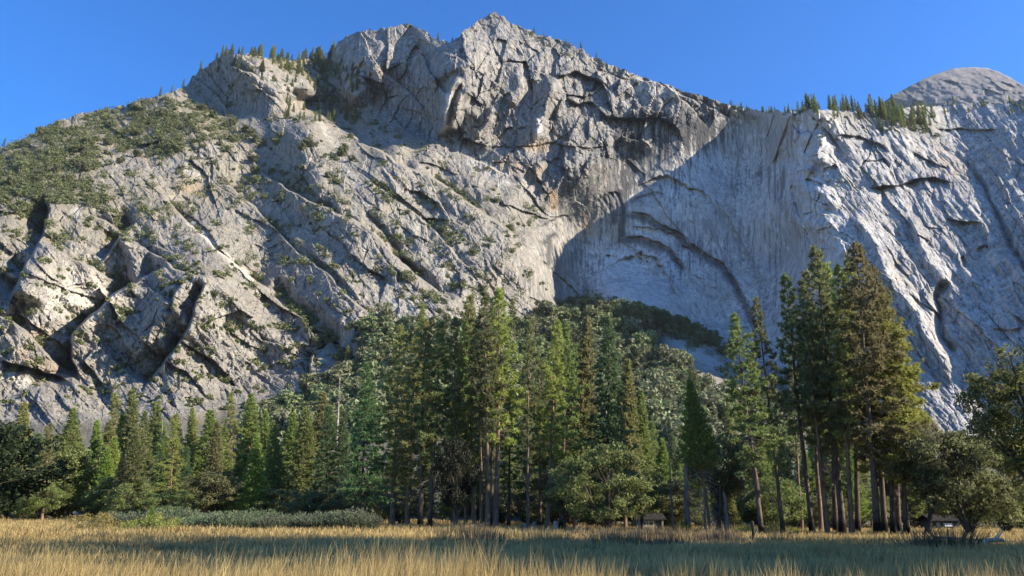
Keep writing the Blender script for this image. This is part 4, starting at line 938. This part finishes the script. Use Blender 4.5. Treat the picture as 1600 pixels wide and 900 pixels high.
for px, Y, s, lb in ((1160, 96, 1, 'low lime green bush left of the two leading pines'), (1205, 94, 1.2, 'low lime green bush between the two leading pines'), (1236, 98, .8, 'low lime green bush right of the slender pine'), (1250, 92, .6, 'tiny lime green bush at the foot of the tall grove'), (1040, 98, .7, 'tiny lime green bush in front of the cabin')):
    put(LB, px, Y, 'lime_bush', lb, 'bush', s)
SED = [{'blades': spikes(100+i, 1.3, 1.15, L_SEDGE, 260, .028, .35)} for i in range(3)]
for i in range(34):
    px = rng.uniform(690, 1150); put(SED[i % 3], px, rng.uniform(50, 74), 'sedge_clump', 'brown tussock in the band of rough growth before the groves', 'tussock', rng.uniform(.9, 1.5), 'brown tussocks before the groves', rng.uniform(0, 6))
REED = {'blades': spikes(110, .7, 1.5, L_SEDGE, 120, .02, .9)}
TWG = {'blades': spikes(111, .9, 1.5, leaf_mat('dark_bush_leaves', (0.05, 0.055, 0.03), (0.12, 0.11, 0.06), .2), 420, .022, 1.0)}
put(TWG, 1481, 50, 'dark_tussock', 'dark round spiky bush below the stout oak', 'bush', 1.5)
put(REED, 1430, 51, 'reed_clump', 'sparse fan of brown stems left of the dark spiky bush', 'reeds', 1.5)
put(REED, 1212, 62, 'reed_clump', 'upright brown stems in front of the slender leaning pine', 'reeds', 1.25)
put(REED, 682, 66, 'reed_clump', 'small dark tuft at the sunlit edge left of the bright trunks', 'reeds', 1.2)

# ------------------------------------------------------------------ cabin, hut, logs, posts
def box(V, F, x0, x1, y0, y1, z0, z1):
    n = len(V); V += [(x0, y0, z0), (x1, y0, z0), (x1, y1, z0), (x0, y1, z0), (x0, y0, z1), (x1, y0, z1), (x1, y1, z1), (x0, y1, z1)]
    F += [(n, n+3, n+2, n+1), (n+4, n+5, n+6, n+7), (n, n+1, n+5, n+4), (n+1, n+2, n+6, n+5), (n+2, n+3, n+7, n+6), (n+3, n, n+4, n+7)]
def boxes(name, mat, parent, *bs):
    V, F = [], []
    for b in bs: box(V, F, *b)
    return obj(name, mesh_np(name, np.array(V), np.array(F), [mat]), parent)
def wood_mat(name, a, b):
    k = NT(name); tc = k.n('ShaderNodeTexCoord').outputs['Object']
    return k.done(k.mix(k.ramp(k.noise(k.scale(tc, (1.5, 1.5, 12)), 1.0, 4), 0.4, 0.6), a, b), 1.0, None, 0.0)
W_GREY = wood_mat('weathered_board', (0.13, 0.125, 0.12), (0.22, 0.21, 0.20)); W_DARK = wood_mat('dark_board', (0.03, 0.028, 0.026), (0.06, 0.055, 0.05))
W_ROOF = wood_mat('shingle_roof', (0.02, 0.019, 0.018), (0.045, 0.042, 0.04)); W_WHITE = wood_mat('white_board', (0.6, 0.6, 0.58), (0.72, 0.72, 0.70))
W_GLASS = NT('window_glass').done((0.02, 0.025, 0.03), 0.15, None, 0.5)
def cabin(px, Y, L, label, wall, name='cabin', sign=False):
    x, y, z = foot(px, Y); t = thing(name, label, 'cabin', (x, y, z), RAD(6), 0.8)
    boxes('wall', wall, t, (-L/2, L/2, 0, 4.0, -0.3, 2.05))
    V = np.array([(-L/2-.5, -.6, 1.95), (L/2+.5, -.6, 1.95), (L/2+.5, 2, 3.1), (-L/2-.5, 2, 3.1), (-L/2-.5, 4.6, 1.95), (L/2+.5, 4.6, 1.95)]); V = np.concatenate([V, V+[0, 0, .14]])
    F = np.array([(0, 3, 2, 1), (3, 4, 5, 2), (6, 7, 8, 9), (9, 8, 11, 10), (0, 1, 7, 6), (4, 10, 11, 5), (0, 6, 9, 3), (3, 9, 10, 4), (1, 2, 8, 7), (2, 5, 11, 8)])
    obj('roof', mesh_np('roof', V, F, [W_ROOF]), t)
    for i in range(3):
        f = boxes('window', W_WHITE if not sign else W_DARK, t, (-L/2+.8+i*1.5, -L/2+1.8+i*1.5, -.04, -.002, .8, 1.7)); boxes('pane', W_GLASS, f, (-L/2+.88+i*1.5, -L/2+1.72+i*1.5, -.05, -.042, .88, 1.62))
    d = boxes('door', W_DARK, t, (L/2-1.5, L/2-.6, -.05, -.003, -.1, 1.85)); boxes('handle', W_WHITE, d, (L/2-.75, L/2-.69, -.09, -.052, .85, .95))
    if sign: boxes('notice_board', W_WHITE, t, (-.3, 1.4, -.10, -.06, .9, 1.5))
    return t
cabin(1016, 118, 5.2, 'low grey board cabin with a shingle roof standing behind the sunlit oak', W_GREY)
cabin(1478, 128, 6.0, 'dark hut with a pale board on its front behind the stout oak', W_DARK, 'hut', True)
def log(px, Y, L, r, rz, mat, label, name='fallen_log', tilt=0.0, end=None, lift=0.0):
    x, y, z = foot(px, Y); t = thing(name, label, 'log', (x, y, z+r*0.8+lift), rz)
    w = Wood(); q = np.linspace(-.5, .5, 7); rr = np.random.RandomState(int(px))
    w.tube(np.stack([q*L, rr.normal(0, .05, 7), q*tilt*L+rr.normal(0, .03, 7)], 1), r*(1.1-.35*(q+.5)), 9); obj('stem', w.mesh('stem', mat), t)
    e = Wood(); e.tube(np.array([[-.5*L-.012, 0, -.5*tilt*L], [-.5*L-.002, 0, -.5*tilt*L]]), np.array([.01, r*1.08]), 9); obj('cut_end', e.mesh('cut_end', B_DEAD), t)
    for j in range(2):
        b = Wood(); u = rr.uniform(-.2, .4); p = np.array([u*L, 0, u*tilt*L]); b.tube(np.stack([p, p+[.3, -.15, r+.25], p+[.5, -.2, r+.6]]), np.array([.05, .035, .012]), 4); obj('branch_stub', b.mesh('branch_stub', mat), t)
    return t
log(800, 76, 9, .20, .05, B_DEAD, 'long pale fallen log lying before the middle grove')
log(880, 78, 5, .16, -.1, B_DEAD, 'shorter pale fallen log right of the long one')
log(1196, 76, 8.5, .13, .03, B_DEAD, 'low pale fallen pole lying across before the two leading pines', 'fallen_pole')
log(736, 84, 4.2, .17, .1, B_PINE, 'brown log tilted up against the foot of the bright trunks', tilt=.16, lift=.55)
log(1548, 46, 1.3, .13, .2, B_DEAD, 'short bleached white log on the sunlit grass at the right', tilt=.08, lift=.6)
log(1562, 58, 9, .07, -.35, B_GREY, 'thin grey fallen branch reaching right from the stout oak', 'fallen_branch', tilt=-.05, lift=.25)
ST = {}
def stump(px, Y, h, r, mat, label, s=1.0, name='tree_stump', grp=None):
    x, y, z = foot(px, Y); t = thing(name, label, 'stump', (x, y, z-.05), px, 1, grp); w = Wood()
    w.tube(np.array([[0, 0, -.1], [0, 0, .15], [.02, 0, h*.6], [.03, .02, h]]), np.array([1.4, 1.1, 1, .95])*r, 10); obj('stem', w.mesh('stem', mat), t)
    c_ = Wood(); c_.tube(np.array([[.03, .02, h+.003], [.03, .02, h+.05]]), np.array([.94*r, .25*r]), 10); obj('cut_top', c_.mesh('cut_top', B_DEAD if mat is not B_DARK else B_DARK), t)
    return t
stump(1176, 66, 1.7, .15, B_DARK, 'burnt black post standing in the grass before the leading pines', name='burnt_post')
stump(1262, 82, .6, .35, B_DARK, 'low dark stump left of the pale leaning trunk'); stump(1272, 84, .7, .3, B_DARK, 'low dark stump beside the bare leaning trunk')
stump(820, 92, 1.1, .35, B_GREY, 'grey stump left of the red trunked pine'); stump(835, 93, 1.3, .3, B_GREY, 'taller grey stump right of the red trunked pine')
stump(868, 92, 1.4, .3, B_DEAD, 'pale stump near the leaning pale trunk'); stump(998, 90, 1.5, .14, B_GREY, 'grey post left of the cabin', name='wooden_post')
stump(1030, 100, 1.5, .3, B_DARK, 'dark stump in front of the cabin wall')
def twig():
    x, y, z = foot(1588, 20); t = thing('bare_twig', 'dark bare twig with crooked branches at the lower right corner', 'twig', (x, y, z)); r = np.random.RandomState(4)
    w = Wood(); P = np.array([[0, 0, -.05], [-.06, 0, .45], [-.02, 0, .8], [-.16, 0, 1.15]]); w.tube(P, np.array([.018, .014, .01, .004]), 5)
    for b, e in ((P[1], (-.55, .1, .75)), (P[2], (.3, 0, 1.1)), (P[2], (-.4, 0, 1.05)), (P[1], (-.75, 0, .55))):
        e = np.array(e); w.tube(np.stack([b, (b+e)/2+[0, 0, .06], e]), np.array([.009, .007, .003]), 4)
    obj('stem', w.mesh('stem', B_DARK), t)
twig()
# ------------------------------------------------------------------ the air between the camera and the mountain
def haze():
    V, F = [], []; box(V, F, -2600, 2600, -80, 3600, -60, 2400)
    k = bpy.data.materials.new('haze_air'); k.use_nodes = True; t = k.node_tree
    for n in list(t.nodes): t.nodes.remove(n)
    o = t.nodes.new('ShaderNodeOutputMaterial'); v = t.nodes.new('ShaderNodeVolumePrincipled')
    v.inputs['Color'].default_value = (0.75, 0.86, 1.0, 1); v.inputs['Density'].default_value = HAZE; v.inputs['Anisotropy'].default_value = 0.2
    t.links.new(v.outputs[0], o.inputs['Volume']); k.volume_intersection_method if False else None
    obj('haze', mesh_np('haze', np.array(V), np.array(F), [k]), None, kind='stuff')
HAZE = 1.6e-5
haze()
